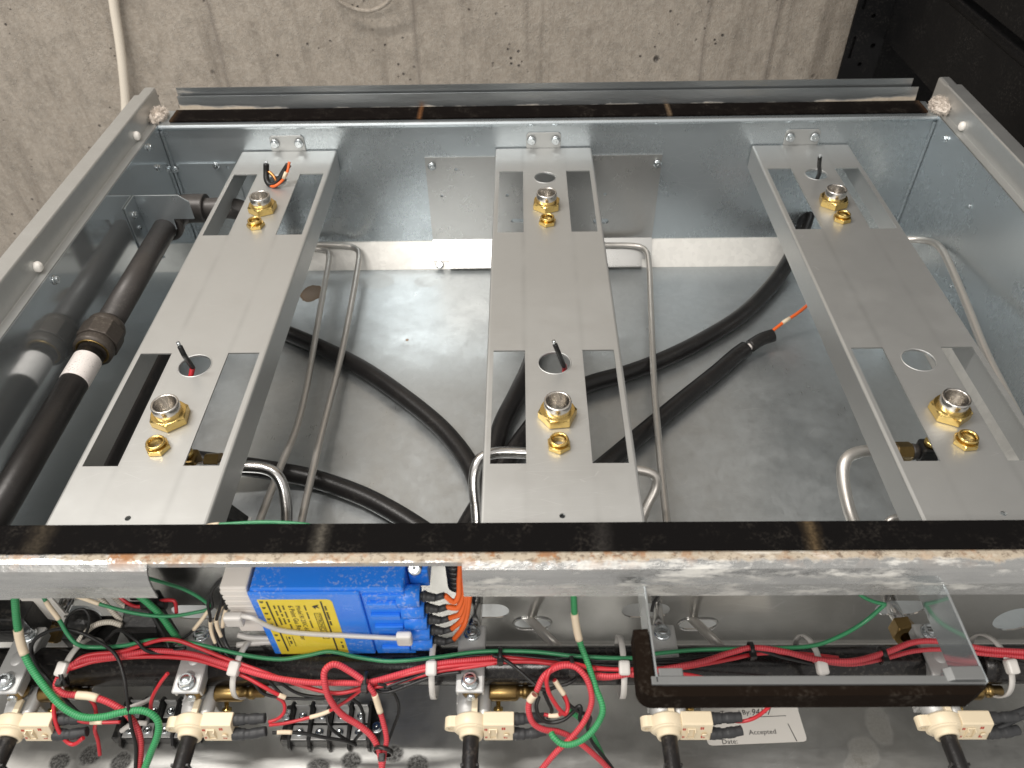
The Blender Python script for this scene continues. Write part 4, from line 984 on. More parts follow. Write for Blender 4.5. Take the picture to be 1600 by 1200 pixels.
fine(471, 945, .0010, (.007, .009, .011)); fine(503, 946, .0013, (.006, .010, .006))
fine(510, 1000, .0012, (.003, .005))
for k in range(3): fine(436.5 - 7 * k, 945, .0011, ((.006, .008, .005, .007), (.009, .004, .008), (.005, .007, .010))[k])
for k in range(8): fine(404, 939 + 8.2 * k, .0022, (.0030,))
def bar(xa, za, w, h, name='label_rule'):
    m = MB(); m.box((xa, LY - .0002, za - h), (xa + w, LY - .0001, za)); return m.build(name, 'ink', lab)
X_ = lambda u: lx0 + (u - 401) / 117.0 * (lx1 - lx0)
bar(X_(414), lz1 - .002, .0010, .0660); bar(X_(499), lz1 - .002, .0010, .0660)
for xa in (X_(483), X_(493)): bar(xa, lz1 - .0165, .0003, .034)
for za in (lz1 - .0165, lz1 - .0502): bar(X_(483), za, X_(493) - X_(483) + .0003, .0003)
bar(X_(422), lz1 - .047, .0003, .014); bar(X_(432), lz1 - .047, .0003, .014); fine(425, 992, .0014, (.004, .005))
ic = MB(); ic.plate([(X_(484), lz1 - .0080), (X_(488), lz1 - .0115), (X_(489.5), lz1 - .0090), (X_(495), lz1 - .0105), (X_(492), lz1 - .0080), (X_(495.5), lz1 - .0060), (X_(489), lz1 - .0068)], [], .0001, lambda u, v, w: (u, LY - .0002 - w * 0 + (.0001 if w else 0), v)); ic.build('label_emblem', 'ink', lab)

# spark leads from the towers: grey boots, then orange wire
for k, (end, mid) in enumerate((((727, 906, .150), (712, 918, .150)), ((734, 914, .150), (715, 930, .140)), ((738, 918, .148), (722, 946, .128)), ((741, 920, .140), (727, 962, .118)), ((744, 925, .135), (730, 985, .108)))):
    z = BZ1 - .0115 - k * .0145; xs = BX1 - .004 + .0405 + k * .0006
    st = (xs, BYF + .0050, z)
    q = [(xs + .0105, BYF + .0040, z - .001), (xs + .0165, BYF + .0045, z - .0005 + .002)]
    tt = thing('orange_spark_lead', st, ('topmost', 'second from the top', 'third from the top', 'second from the bottom', 'lowest')[k] + ' orange spark lead leaving the towers of the blue module', 'wire', 'orange spark leads on the blue module')
    MB().tube([st, (xs + .004, BYF + .0048, z - .0004)] + q[:1], [.0030, .0038, .0030, .0026], 12).build('boot', 'boot', tt)
    MB().tube([q[0], q[1]], .0022, 10, smooth_steps=0).build('boot_tail', 'boot', tt)
    ends = [(-.0705, .2760, .178), (-.0680, .2760, .176), (-.0665, .2750, .174), (-.0655, .2740, .172), (-.0640, .2735, .170)][k]
    mids = (.5 * q[1][0] + .5 * ends[0] + .002, .268, .40 * q[1][2] + .60 * ends[2] - .010)
    MB().tube([q[1], mids, ends, (ends[0] + .001, .285, .190)], .0019, 10).build('orange_wire', 'orange', tt)
lm = thing('corrugated_sleeve', (-.070, .29, .16), 'black corrugated sleeve with orange wires below the rail cutout end', 'wire sleeve')
mbs = MB()
for k in range(7): mbs.lathe([(.0052, k * .0058), (.0066, k * .0058 + .0012), (.0066, k * .0058 + .0036), (.0052, k * .0058 + .0050)], (-.0745, .2890, .150), 'z', 18)
mbs.build('corrugation', 'black_plastic', lm)

# ------------------------------------------------------------------ wires
WG = 'wires of the front harness'
def wire(label, mat, r, pts, sleeves=(), group=WG, seg=10):
    r *= .74
    o = MB().tube(pts, r, seg).build('wire', mat); tag(o, label, 'wire', group)
    path = smooth_path(pts, 8); n = len(path)
    for a, b in sleeves:
        i, j = int(a * n), max(int(a * n) + 2, int(b * n))
        MB().tube(path[i:j + 1], r * 1.22, 12, smooth_steps=0).build('label_sleeve', 'sleeve', o)
    return o
wire('thick red braided wire along the manifold from the left nylon tie to the middle', 'red_braid', .0027, [(-0.3479, 0.2435, 0.1060), (-0.3438, 0.2494, 0.1100), (-0.3353, 0.2551, 0.1105), (-0.3090, 0.2588, 0.1105), (-0.2899, 0.2620, 0.1105), (-0.2600, 0.2596, 0.1105), (-0.2357, 0.2525, 0.1105), (-0.2035, 0.2444, 0.1080), (-0.1775, 0.2422, 0.1040), (-0.1555, 0.2417, 0.1040), (-0.1358, 0.2421, 0.1040), (-0.1141, 0.2465, 0.1070), (-0.0901, 0.2518, 0.1100), (-0.0639, 0.2550, 0.1100), (-0.0441, 0.2568, 0.1100)])
wire('red wire arching over the manifold left of the blue module', 'red_thin', .0019, [(-0.3461, 0.2444, 0.1080), (-0.3354, 0.2567, 0.1120), (-0.3092, 0.2609, 0.1120), (-0.2949, 0.2640, 0.1150), (-0.2821, 0.2662, 0.1180), (-0.2709, 0.2662, 0.1180), (-0.2549, 0.2620, 0.1150), (-0.2362, 0.2559, 0.1120), (-0.2131, 0.2490, 0.1090), (-0.1909, 0.2431, 0.1040), (-0.1716, 0.2396, 0.0980), (-0.1563, 0.2382, 0.0960), (-0.1407, 0.2404, 0.0990), (-0.1250, 0.2434, 0.1040), (-0.0899, 0.2491, 0.1100), (-0.0550, 0.2526, 0.1100), (-0.0243, 0.2535, 0.1100), (0.0019, 0.2507, 0.1090), (0.0193, 0.2488, 0.1090), (0.0453, 0.2482, 0.1090)])
wire('red wire under the thick braided one that ends in a cream sleeve', 'red_thin', .0019, [(-0.3418, 0.2498, 0.1090), (-0.3265, 0.2556, 0.1085), (-0.2918, 0.2588, 0.1085), (-0.2598, 0.2568, 0.1085), (-0.2362, 0.2510, 0.1070), (-0.2202, 0.2459, 0.1040), (-0.2084, 0.2414, 0.0990), (-0.2001, 0.2388, 0.0940), (-0.1946, 0.2378, 0.0900)], [(.90, .985)])
wire('thick red braided loop below the blue module', 'red_braid', .0030, [(-0.1363, 0.2402, 0.1080), (-0.1479, 0.2455, 0.1140), (-0.1574, 0.2476, 0.1190), (-0.1630, 0.2440, 0.1180), (-0.1635, 0.2384, 0.1120), (-0.1612, 0.2324, 0.1000), (-0.1540, 0.2275, 0.0860), (-0.1431, 0.2242, 0.0760), (-0.1348, 0.2196, 0.0680), (-0.1301, 0.2127, 0.0600), (-0.1278, 0.2015, 0.0500)])
wire('red wire with cream sleeve hanging from the black tie', 'red_braid', .0025, [(-0.1352, 0.2384, 0.1080), (-0.1313, 0.2354, 0.1020), (-0.1290, 0.2310, 0.0920), (-0.1262, 0.2243, 0.0800), (-0.1245, 0.2175, 0.0700), (-0.1262, 0.2120, 0.0620), (-0.1286, 0.2015, 0.0500)], [(.20, .40)])
wire('thin red wire curling beside the terminal block left end', 'red_thin', .0016, [(-0.2010, 0.2388, 0.0880), (-0.1967, 0.2365, 0.0850), (-0.1965, 0.2324, 0.0800), (-0.2011, 0.2292, 0.0760), (-0.2074, 0.2276, 0.0745)])
wire('thin red wire with printed sleeve crossing the terminal block', 'red_thin', .0016, [(-0.2070, 0.2256, 0.0740), (-0.1968, 0.2277, 0.0720), (-0.1817, 0.2313, 0.0720), (-0.1671, 0.2340, 0.0760), (-0.1537, 0.2377, 0.0840), (-0.1426, 0.2400, 0.0950), (-0.1360, 0.2412, 0.1020)], [(.36, .52)])
wire('thick red braided coil at the centre of the front compartment', 'red_braid', .0028, [(-0.0224, 0.2333, 0.1040), (-0.0259, 0.2308, 0.0980), (-0.0263, 0.2269, 0.0920), (-0.0233, 0.2224, 0.0840), (-0.0159, 0.2206, 0.0780), (-0.0062, 0.2209, 0.0740), (0.0032, 0.2194, 0.0680), (0.0132, 0.2163, 0.0580), (0.0248, 0.2117, 0.0450), (0.0341, 0.2058, 0.0350)], [(.0, .10)])
wire('red braided wire looping from the black tie down across the coil', 'red_braid', .0027, [(-0.0211, 0.2337, 0.1080), (-0.0159, 0.2405, 0.1160), (-0.0064, 0.2448, 0.1200), (0.0034, 0.2452, 0.1200), (0.0106, 0.2409, 0.1170), (0.0148, 0.2349, 0.1100), (0.0157, 0.2285, 0.1020), (0.0114, 0.2212, 0.0920), (0.0033, 0.2146, 0.0820), (-0.0083, 0.2083, 0.0700), (-0.0227, 0.1993, 0.0500)])
wire('smooth red wire looping inside the coil with two cream sleeves', 'red_thin', .0020, [(0.0190, 0.2469, 0.1120), (0.0036, 0.2480, 0.1180), (-0.0081, 0.2457, 0.1200), (-0.0138, 0.2396, 0.1180), (-0.0134, 0.2337, 0.1100), (-0.0092, 0.2290, 0.1020), (-0.0039, 0.2255, 0.0940), (-0.0013, 0.2253, 0.0925), (0.0001, 0.2294, 0.0950), (-0.0020, 0.2342, 0.1000), (-0.0063, 0.2381, 0.1060), (-0.0089, 0.2407, 0.1100)], [(.83, .98)])
wire('short red stub with cream sleeve at the heart of the coil', 'red_thin', .0018, [(-0.0029, 0.2272, 0.0900), (-0.0071, 0.2268, 0.0860), (-0.0123, 0.2272, 0.0850), (-0.0158, 0.2281, 0.0850)], [(.2, .7)])
wire('red wire running right into the felt edged frame', 'red_thin', .0019, [(-0.0463, 0.2578, 0.1090), (-0.0221, 0.2549, 0.1090), (0.0085, 0.2511, 0.1090), (0.0323, 0.2483, 0.1090), (0.0541, 0.2487, 0.1090), (0.0759, 0.2491, 0.1090), (0.0982, 0.2527, 0.1090), (0.1161, 0.2558, 0.1100), (0.1290, 0.2586, 0.1100), (0.1454, 0.2594, 0.1100), (0.1648, 0.2584, 0.1100), (0.1859, 0.2556, 0.1100)])
wire('thick red braided wire inside the felt edged frame', 'red_braid', .0027, [(0.0128, 0.2471, 0.1060), (0.0300, 0.2448, 0.1060), (0.0499, 0.2479, 0.1060), (0.0716, 0.2495, 0.1090), (0.0936, 0.2531, 0.1110), (0.1117, 0.2580, 0.1130), (0.1287, 0.2612, 0.1140), (0.1486, 0.2583, 0.1140), (0.1688, 0.2527, 0.1140), (0.1921, 0.2513, 0.1140), (0.2179, 0.2576, 0.1140), (0.2396, 0.2645, 0.1150), (0.2614, 0.2644, 0.1150), (0.2865, 0.2602, 0.1130), (0.3158, 0.2578, 0.1130)])
wire('second red braided wire under the right arm of the frame', 'red_braid', .0021, [(0.1683, 0.2543, 0.1090), (0.1936, 0.2515, 0.1090), (0.2189, 0.2560, 0.1090), (0.2393, 0.2600, 0.1110), (0.2615, 0.2609, 0.1110), (0.2862, 0.2575, 0.1110), (0.3154, 0.2551, 0.1110)])
wire('red wire dropping low inside the felt edged frame', 'red_thin', .0018, [(0.0434, 0.2461, 0.1040), (0.0634, 0.2488, 0.1040), (0.0828, 0.2469, 0.1040), (0.1025, 0.2442, 0.1000), (0.1268, 0.2420, 0.0960), (0.1477, 0.2415, 0.0900)])
wire('short red wire over the paper sticker', 'red_thin', .0018, [(0.1109, 0.2290, 0.0730), (0.1223, 0.2289, 0.0710), (0.1305, 0.2298, 0.0750), (0.1373, 0.2322, 0.0830), (0.1429, 0.2362, 0.0900)])
wire('thick pink red wire with cream sleeve at the left, curving down to the sheet', 'red_braid', .0031, [(-0.3491, 0.2453, 0.1060), (-0.3507, 0.2409, 0.1020), (-0.3471, 0.2377, 0.0980), (-0.3375, 0.2373, 0.0960), (-0.3264, 0.2364, 0.0950), (-0.3139, 0.2336, 0.0900), (-0.3037, 0.2291, 0.0830), (-0.2979, 0.2227, 0.0740), (-0.2967, 0.2157, 0.0640), (-0.3005, 0.2026, 0.0450)], [(.335, .47)])
wire('red loop hanging below the far left switch', 'red_thin', .0019, [(-0.3555, 0.2382, 0.0880), (-0.3572, 0.2341, 0.0840), (-0.3561, 0.2277, 0.0780), (-0.3534, 0.2218, 0.0700), (-0.3489, 0.2180, 0.0640), (-0.3444, 0.2171, 0.0630), (-0.3370, 0.2195, 0.0680)])
wire('red wire hanging down beside the left terminal block', 'red_thin', .0018, [(-0.3321, 0.2382, 0.0880), (-0.3299, 0.2358, 0.0820), (-0.3290, 0.2290, 0.0750), (-0.3323, 0.2260, 0.0660), (-0.3328, 0.2224, 0.0550), (-0.3330, 0.2165, 0.0450)])
wire('thin red wire at the left switch terminals', 'red_thin', .0016, [(-0.3462, 0.2299, 0.0760), (-0.3375, 0.2276, 0.0750), (-0.3244, 0.2276, 0.0740), (-0.3129, 0.2288, 0.0720)], [(.45, .66)])

wire('thick green wire with cream sleeve at the far left, looping down to the sheet', 'green_braid', .0033, [(-0.3620, 0.2774, 0.1780), (-0.3635, 0.2717, 0.1680), (-0.3687, 0.2637, 0.1450), (-0.3701, 0.2565, 0.1280), (-0.3654, 0.2479, 0.1160), (-0.3536, 0.2364, 0.1040), (-0.3426, 0.2284, 0.0960), (-0.3307, 0.2244, 0.0910), (-0.3172, 0.2248, 0.0900), (-0.3031, 0.2283, 0.0900), (-0.2910, 0.2296, 0.0880), (-0.2830, 0.2264, 0.0820), (-0.2828, 0.2205, 0.0740), (-0.2890, 0.2122, 0.0620), (-0.2964, 0.2015, 0.0480)], [(.165, .245)])
wire('green wire with cream sleeve running from the left along the manifold', 'green_thin', .0019, [(-0.3614, 0.2864, 0.1500), (-0.3562, 0.2798, 0.1420), (-0.3505, 0.2743, 0.1320), (-0.3454, 0.2680, 0.1240), (-0.3393, 0.2635, 0.1180), (-0.3324, 0.2637, 0.1130), (-0.3102, 0.2646, 0.1130), (-0.2876, 0.2673, 0.1160), (-0.2647, 0.2658, 0.1160), (-0.2421, 0.2620, 0.1130), (-0.2192, 0.2578, 0.1110), (-0.1964, 0.2554, 0.1110), (-0.1792, 0.2581, 0.1110), (-0.1641, 0.2609, 0.1110), (-0.1435, 0.2566, 0.1110), (-0.1210, 0.2537, 0.1110), (-0.0904, 0.2564, 0.1110), (-0.0596, 0.2605, 0.1110), (-0.0242, 0.2604, 0.1110), (0.0066, 0.2570, 0.1110), (0.0459, 0.2555, 0.1110), (0.0594, 0.2583, 0.1110), (0.0862, 0.2610, 0.1110), (0.1122, 0.2608, 0.1130), (0.1386, 0.2612, 0.1130), (0.1693, 0.2625, 0.1140), (0.1870, 0.2669, 0.1180), (0.2047, 0.2740, 0.1250), (0.2171, 0.2801, 0.1380)], [(.03, .075)])
wire('thin green wire with cream sleeve bowing behind the manifold at the left', 'green_thin', .0017, [(-0.3529, 0.2909, 0.1400), (-0.3390, 0.2880, 0.1380), (-0.3233, 0.2843, 0.1340), (-0.3007, 0.2801, 0.1300), (-0.2784, 0.2787, 0.1280), (-0.2582, 0.2804, 0.1300), (-0.2485, 0.2832, 0.1320), (-0.2518, 0.2857, 0.1370), (-0.2624, 0.2884, 0.1460), (-0.2734, 0.2897, 0.1520), (-0.2858, 0.2906, 0.1580)], [(.08, .19)])
wire('dull green wire dropping behind the black relay box', 'green_braid', .0032, [(-0.3037, 0.2896, 0.1500), (-0.2932, 0.2858, 0.1380), (-0.2845, 0.2813, 0.1260), (-0.2783, 0.2756, 0.1140), (-0.2728, 0.2711, 0.1040)])
wire('green wire lying just behind the front gasket with a tan sleeve', 'green_thin', .0018, [(-0.2492, 0.3085, 0.1880), (-0.2385, 0.3106, 0.1900), (-0.2233, 0.3113, 0.1910), (-0.2041, 0.3123, 0.1910), (-0.1867, 0.3116, 0.1910), (-0.1738, 0.3107, 0.1900), (-0.1652, 0.3090, 0.1880)], [(.09, .24)])
wire('thick green wire with cream sleeve coming down from the rail centre', 'green_braid', .0029, [(0.0027, 0.2793, 0.1720), (0.0037, 0.2736, 0.1620), (0.0048, 0.2678, 0.1460), (0.0082, 0.2599, 0.1280), (0.0141, 0.2485, 0.1160), (0.0188, 0.2358, 0.1080), (0.0228, 0.2267, 0.1020), (0.0223, 0.2220, 0.0970), (0.0159, 0.2152, 0.0880), (0.0062, 0.2108, 0.0810), (-0.0033, 0.2103, 0.0790), (-0.0096, 0.2146, 0.0800), (-0.0112, 0.2176, 0.0800)], [(.155, .25)])
wire('green wire crossing low under the red coil', 'green_braid', .0026, [(0.0018, 0.2372, 0.0700), (0.0095, 0.2343, 0.0640), (0.0165, 0.2299, 0.0550), (0.0236, 0.2225, 0.0420), (0.0305, 0.2128, 0.0300)])
wire('thin green wire slanting up to the bright tube at the right', 'green_thin', .0017, [(0.1846, 0.2859, 0.1600), (0.1990, 0.2822, 0.1460), (0.2090, 0.2809, 0.1400), (0.2175, 0.2801, 0.1380)])

bl = 'black harness wires'
wire('thin black wire arching over the left end of the manifold', 'black_wire', .0017, [(-0.3733, 0.2567, 0.1000), (-0.3758, 0.2631, 0.1080), (-0.3711, 0.2685, 0.1160), (-0.3563, 0.2715, 0.1230), (-0.3419, 0.2704, 0.1240), (-0.3258, 0.2653, 0.1200), (-0.3108, 0.2569, 0.1160), (-0.3038, 0.2456, 0.1080), (-0.3011, 0.2345, 0.0980), (-0.2991, 0.2216, 0.0820), (-0.2983, 0.2142, 0.0680), (-0.3013, 0.2015, 0.0480)], (), bl)
wire('thin black loop between the left tube and the relay box', 'black_wire', .0014, [(-0.3555, 0.2770, 0.1120), (-0.3530, 0.2810, 0.1200), (-0.3463, 0.2840, 0.1260), (-0.3401, 0.2855, 0.1260), (-0.3367, 0.2823, 0.1220), (-0.3375, 0.2772, 0.1160), (-0.3439, 0.2718, 0.1060)], (), bl)
wire('black wire sinking in front of the manifold at the left', 'black_wire', .0018, [(-0.3787, 0.2694, 0.1080), (-0.3759, 0.2632, 0.1060), (-0.3693, 0.2547, 0.1040), (-0.3591, 0.2459, 0.1010), (-0.3500, 0.2387, 0.0940), (-0.3398, 0.2310, 0.0860), (-0.3307, 0.2269, 0.0800)], (), bl)
for k, (pts, sl) in enumerate((
    ([(-0.2295, 0.2874, 0.1650), (-0.2361, 0.2846, 0.1600), (-0.2417, 0.2819, 0.1500), (-0.2419, 0.2778, 0.1420), (-0.2458, 0.2767, 0.1380), (-0.2528, 0.2730, 0.1300), (-0.2630, 0.2709, 0.1180), (-0.2748, 0.2655, 0.1120)], [(.55, .80)]),
    ([(-0.2297, 0.2878, 0.1580), (-0.2340, 0.2846, 0.1520), (-0.2366, 0.2793, 0.1420), (-0.2422, 0.2741, 0.1280), (-0.2398, 0.2684, 0.1180), (-0.2343, 0.2620, 0.1120), (-0.2241, 0.2541, 0.1090), (-0.2091, 0.2468, 0.1050), (-0.1971, 0.2392, 0.0920)], [(.36, .50)]),
    ([(-0.2307, 0.2868, 0.1500), (-0.2346, 0.2811, 0.1430), (-0.2392, 0.2779, 0.1360), (-0.2435, 0.2738, 0.1260), (-0.2427, 0.2671, 0.1160), (-0.2368, 0.2602, 0.1110), (-0.2267, 0.2519, 0.1070), (-0.2165, 0.2446, 0.1000), (-0.2089, 0.2401, 0.0900), (-0.1852, 0.2392, 0.0850), (-0.1629, 0.2400, 0.0850), (-0.1447, 0.2409, 0.0880)], [(.13, .26)]),
    ([(-0.2302, 0.2854, 0.1440), (-0.2352, 0.2784, 0.1350), (-0.2388, 0.2730, 0.1230), (-0.2373, 0.2662, 0.1150), (-0.2301, 0.2587, 0.1110), (-0.2182, 0.2509, 0.1080), (-0.2012, 0.2460, 0.1000), (-0.1849, 0.2410, 0.0880), (-0.1581, 0.2400, 0.0870), (-0.1378, 0.2408, 0.0980)], [(.10, .22)]),
    ([(-0.2332, 0.2868, 0.1620), (-0.2415, 0.2831, 0.1520), (-0.2445, 0.2781, 0.1440), (-0.2444, 0.2745, 0.1360), (-0.2466, 0.2711, 0.1220), (-0.2442, 0.2658, 0.1140), (-0.2375, 0.2574, 0.1090), (-0.2252, 0.2491, 0.1050), (-0.2120, 0.2437, 0.0990)], [(.42, .62)]))):
    wire(('black wire whose cream sleeve lies over the upper bolt of the second clamp', 'black wire with the middle cream sleeve in the bunch at the module connector', 'long black wire from the connector bunch passing low below the module',
          'black wire from the connector bunch running to the black tie', 'black wire with the lowest cream sleeve in the bunch at the module connector')[k], 'black_wire', .0015, pts, sl, 'black wires bunched at the module connector')
for k in range(5):
    dv = 2.6 * k
    wire('thin black wire in the bundle under the green wire at the centre', 'black_wire', .00135, [(-0.1251, 0.2399, 0.1000), (-0.1076, 0.2447, 0.1040), (-0.0858, 0.2505, 0.1080), (-0.0639, 0.2537, 0.1080), (-0.0375, 0.2564, 0.1080), (-0.0111, 0.2544, 0.1080), (0.0065, 0.2530, 0.1080), (0.0327, 0.2515, 0.1080), (0.0501, 0.2510, 0.1080)] if k == 0 else
         [(x, y - .0010 * k * (.6 + .4 * math.sin(4 * i + k)), z + .0008 * math.sin(3 * i + k * 2)) for i, (x, y, z) in enumerate([(-0.0862, 0.2577, 0.1085), (-0.0641, 0.2595, 0.1085), (-0.0419, 0.2599, 0.1085), (-0.0154, 0.2589, 0.1085), (0.0067, 0.2569, 0.1085), (0.0330, 0.2554, 0.1085), (0.0682, 0.2558, 0.1085), (0.0950, 0.2585, 0.1085), (0.1263, 0.2612, 0.1085)])], (), 'thin black wires bundled along the manifold')
wire('black wire swinging from the bundle to the coil of red wire', 'black_wire', .0017, [(-0.0507, 0.2572, 0.1120), (-0.0418, 0.2534, 0.1120), (-0.0331, 0.2480, 0.1090), (-0.0236, 0.2413, 0.1050), (-0.0158, 0.2369, 0.1030), (-0.0063, 0.2391, 0.1040), (0.0007, 0.2404, 0.1050), (0.0060, 0.2435, 0.1060)], (), bl)
wire('black wire looping inside the red coil', 'black_wire', .0018, [(-0.0193, 0.2356, 0.0960), (-0.0211, 0.2299, 0.0920), (-0.0181, 0.2250, 0.0860), (-0.0115, 0.2237, 0.0820), (-0.0028, 0.2246, 0.0840), (0.0042, 0.2285, 0.0880), (0.0081, 0.2307, 0.0920), (0.0094, 0.2285, 0.0900), (0.0085, 0.2245, 0.0840), (0.0127, 0.2249, 0.0800), (0.0150, 0.2284, 0.0820)], (), bl)
wire('black wire dropping from the cream sleeves to the switch terminals', 'black_wire', .0018, [(-0.0159, 0.2356, 0.1020), (-0.0133, 0.2321, 0.0960), (-0.0106, 0.2294, 0.0880), (-0.0127, 0.2276, 0.0800)], (), bl)
wire('black wire trailing from the coil to the lower edge', 'black_wire', .0018, [(-0.0036, 0.2374, 0.0980), (0.0008, 0.2321, 0.0920), (0.0081, 0.2285, 0.0880), (0.0158, 0.2275, 0.0820), (0.0145, 0.2246, 0.0700), (0.0182, 0.2210, 0.0550), (0.0276, 0.2150, 0.0420), (0.0369, 0.2076, 0.0300)], (), bl)
wire('black wire bowing right of the red loop', 'black_wire', .0015, [(-0.1291, 0.2412, 0.1040), (-0.1230, 0.2408, 0.1000), (-0.1175, 0.2377, 0.0880), (-0.1172, 0.2339, 0.0760), (-0.1222, 0.2282, 0.0620), (-0.1271, 0.2202, 0.0520)], (), bl)
wire('black wire curling over the left half of the terminal block', 'black_wire', .0016, [(-0.1619, 0.2458, 0.0700), (-0.1686, 0.2430, 0.0660), (-0.1711, 0.2382, 0.0600), (-0.1689, 0.2321, 0.0560), (-0.1635, 0.2290, 0.0500), (-0.1562, 0.2265, 0.0440), (-0.1517, 0.2262, 0.0400)], (), bl)
wire('black wire curling over the right half of the terminal block', 'black_wire', .0016, [(-0.1533, 0.2458, 0.0720), (-0.1474, 0.2429, 0.0660), (-0.1447, 0.2372, 0.0600), (-0.1451, 0.2306, 0.0540), (-0.1497, 0.2276, 0.0480), (-0.1532, 0.2263, 0.0420)], (), bl)
wire('black wire with printed sleeve in front of the terminal block', 'black_wire', .0017, [(-0.2049, 0.2219, 0.0700), (-0.1966, 0.2232, 0.0680), (-0.1841, 0.2239, 0.0640), (-0.1717, 0.2236, 0.0580), (-0.1571, 0.2241, 0.0500), (-0.1511, 0.2245, 0.0420)], [(.08, .27)], bl)
wire('black wire leaving the right end of the felt edged frame', 'black_wire', .0022, [(0.2909, 0.2587, 0.1060), (0.3007, 0.2563, 0.1060), (0.3160, 0.2517, 0.1060)], (), bl)
wire('short black wire curving from the rail inside the felt edged frame', 'black_wire', .0015, [(0.0670, 0.2865, 0.1600), (0.0634, 0.2829, 0.1500), (0.0597, 0.2804, 0.1420), (0.0583, 0.2772, 0.1350)], (), bl)
wire('black wire along the top of the manifold at the right', 'black_wire', .0019, [(0.0946, 0.2560, 0.1080), (0.1162, 0.2589, 0.1130), (0.1296, 0.2603, 0.1130), (0.1517, 0.2567, 0.1080), (0.1775, 0.2530, 0.1060), (0.1995, 0.2556, 0.1080), (0.2266, 0.2583, 0.1080)], (), bl)
wire('black lead from the far right switch', 'boot', .0034, [(0.2879, 0.2269, 0.0740), (0.3000, 0.2295, 0.0740), (0.3119, 0.2326, 0.0750), (0.3226, 0.2357, 0.0760)], (), bl)
wire('lower black lead from the far right switch', 'boot', .0030, [(0.2896, 0.2232, 0.0660), (0.2996, 0.2258, 0.0680), (0.3122, 0.2303, 0.0720), (0.3222, 0.2330, 0.0740)], (), bl)

lc = 'loose black wires among the parts at the left'
wire('black wire crossing in front of the left relay box', 'black_wire', .0017, [(-0.3261, 0.2717, 0.1080), (-0.3151, 0.2747, 0.1160), (-0.2981, 0.2652, 0.1200), (-0.2914, 0.2607, 0.1140), (-0.2830, 0.2608, 0.1100), (-0.2648, 0.2630, 0.1130)], (), lc)
wire('black wire slipping behind the second clamp', 'black_wire', .0019, [(-0.2952, 0.2886, 0.1350), (-0.2899, 0.2813, 0.1260), (-0.2846, 0.2745, 0.1160), (-0.2809, 0.2691, 0.1080), (-0.2772, 0.2601, 0.1020)], (), lc)
wire('black wire behind the far left valve dropping to the terminal block', 'black_wire', .0018, [(-0.2837, 0.2462, 0.1000), (-0.2871, 0.2426, 0.0900), (-0.2929, 0.2398, 0.0780), (-0.3009, 0.2398, 0.0600), (-0.3091, 0.2412, 0.0400)], (), lc)
wire('white wire lying over the left terminal block', 'nylon', .0022, [(-0.3085, 0.2344, 0.0800), (-0.3032, 0.2380, 0.0780), (-0.2989, 0.2425, 0.0740), (-0.2966, 0.2480, 0.0700)], (), 'white wires at the left terminal block')
wire('white wire at the front of the left terminal block', 'nylon', .0024, [(-0.3185, 0.2296, 0.0550), (-0.3125, 0.2307, 0.0600), (-0.3054, 0.2321, 0.0620), (-0.2995, 0.2329, 0.0600)], (), 'white wires at the left terminal block')
wire('red wire bending behind the left relay box', 'red_thin', .0018, [(-0.3205, 0.2968, 0.1300), (-0.3132, 0.2921, 0.1250), (-0.3058, 0.2909, 0.1200), (-0.2790, 0.2923, 0.1260), (-0.2770, 0.2868, 0.1180)], (), WG)
lf = 'loose wires curling over the panel sheet'
wire('thin red wire curving from the second clamp down to the left terminal block', 'red_thin', .0017, [(-0.2747, 0.2479, 0.1060), (-0.2815, 0.2444, 0.0980), (-0.2894, 0.2399, 0.0860), (-0.2924, 0.2361, 0.0760), (-0.2914, 0.2340, 0.0660)], (), lf)
wire('thin black wire sagging between the black tie and the third valve', 'black_wire', .0016, [(-0.1360, 0.2412, 0.1020), (-0.1255, 0.2386, 0.0960), (-0.1078, 0.2421, 0.1000), (-0.0902, 0.2465, 0.1040), (-0.0725, 0.2477, 0.1070)], (), lf)
wire('thin red wire dipping below the bundle left of the third clamp', 'red_thin', .0017, [(-0.1318, 0.2403, 0.1000), (-0.1187, 0.2425, 0.1010), (-0.1033, 0.2456, 0.1040), (-0.0857, 0.2487, 0.1070), (-0.0681, 0.2500, 0.1090), (-0.0484, 0.2526, 0.1100)], (), lf)
wire('thin red wire sagging right of the red coil', 'red_thin', .0018, [(0.0081, 0.2469, 0.1120), (0.0148, 0.2452, 0.1060), (0.0259, 0.2448, 0.1030), (0.0390, 0.2461, 0.1040), (0.0521, 0.2479, 0.1060)], (), lf)
ww = 'white braided wires at the left'
wire('white braided wire curving under the left nylon tie', 'white_braid', .0027, [(-0.3506, 0.2711, 0.1000), (-0.3444, 0.2777, 0.1060), (-0.3352, 0.2814, 0.1120), (-0.3246, 0.2822, 0.1140), (-0.3165, 0.2808, 0.1120)], (), ww)
wire('white wire slanting behind the left relay box', 'white_braid', .0026, [(-0.3435, 0.3036, 0.1250), (-0.3344, 0.2973, 0.1180), (-0.3257, 0.2905, 0.1120), (-0.3169, 0.2840, 0.1080)], (), ww)
wire('second white wire slanting behind the left relay box', 'white_braid', .0026, [(-0.3390, 0.3070, 0.1280), (-0.3278, 0.3003, 0.1200), (-0.3148, 0.2931, 0.1100)], (), ww)
wire('white wire entering the lower left of the blue module', 'nylon', .0028, [(-0.2309, 0.2731, 0.1120), (-0.2226, 0.2716, 0.1110), (-0.2115, 0.2716, 0.1100), (-0.2001, 0.2711, 0.1100)], (), 'white wires below the module connector')
wire('lower white wire entering the lower left of the blue module', 'nylon', .0028, [(-0.2318, 0.2680, 0.1070), (-0.2208, 0.2694, 0.1070), (-0.2096, 0.2703, 0.1070), (-0.1983, 0.2703, 0.1070)], (), 'white wires below the module connector')

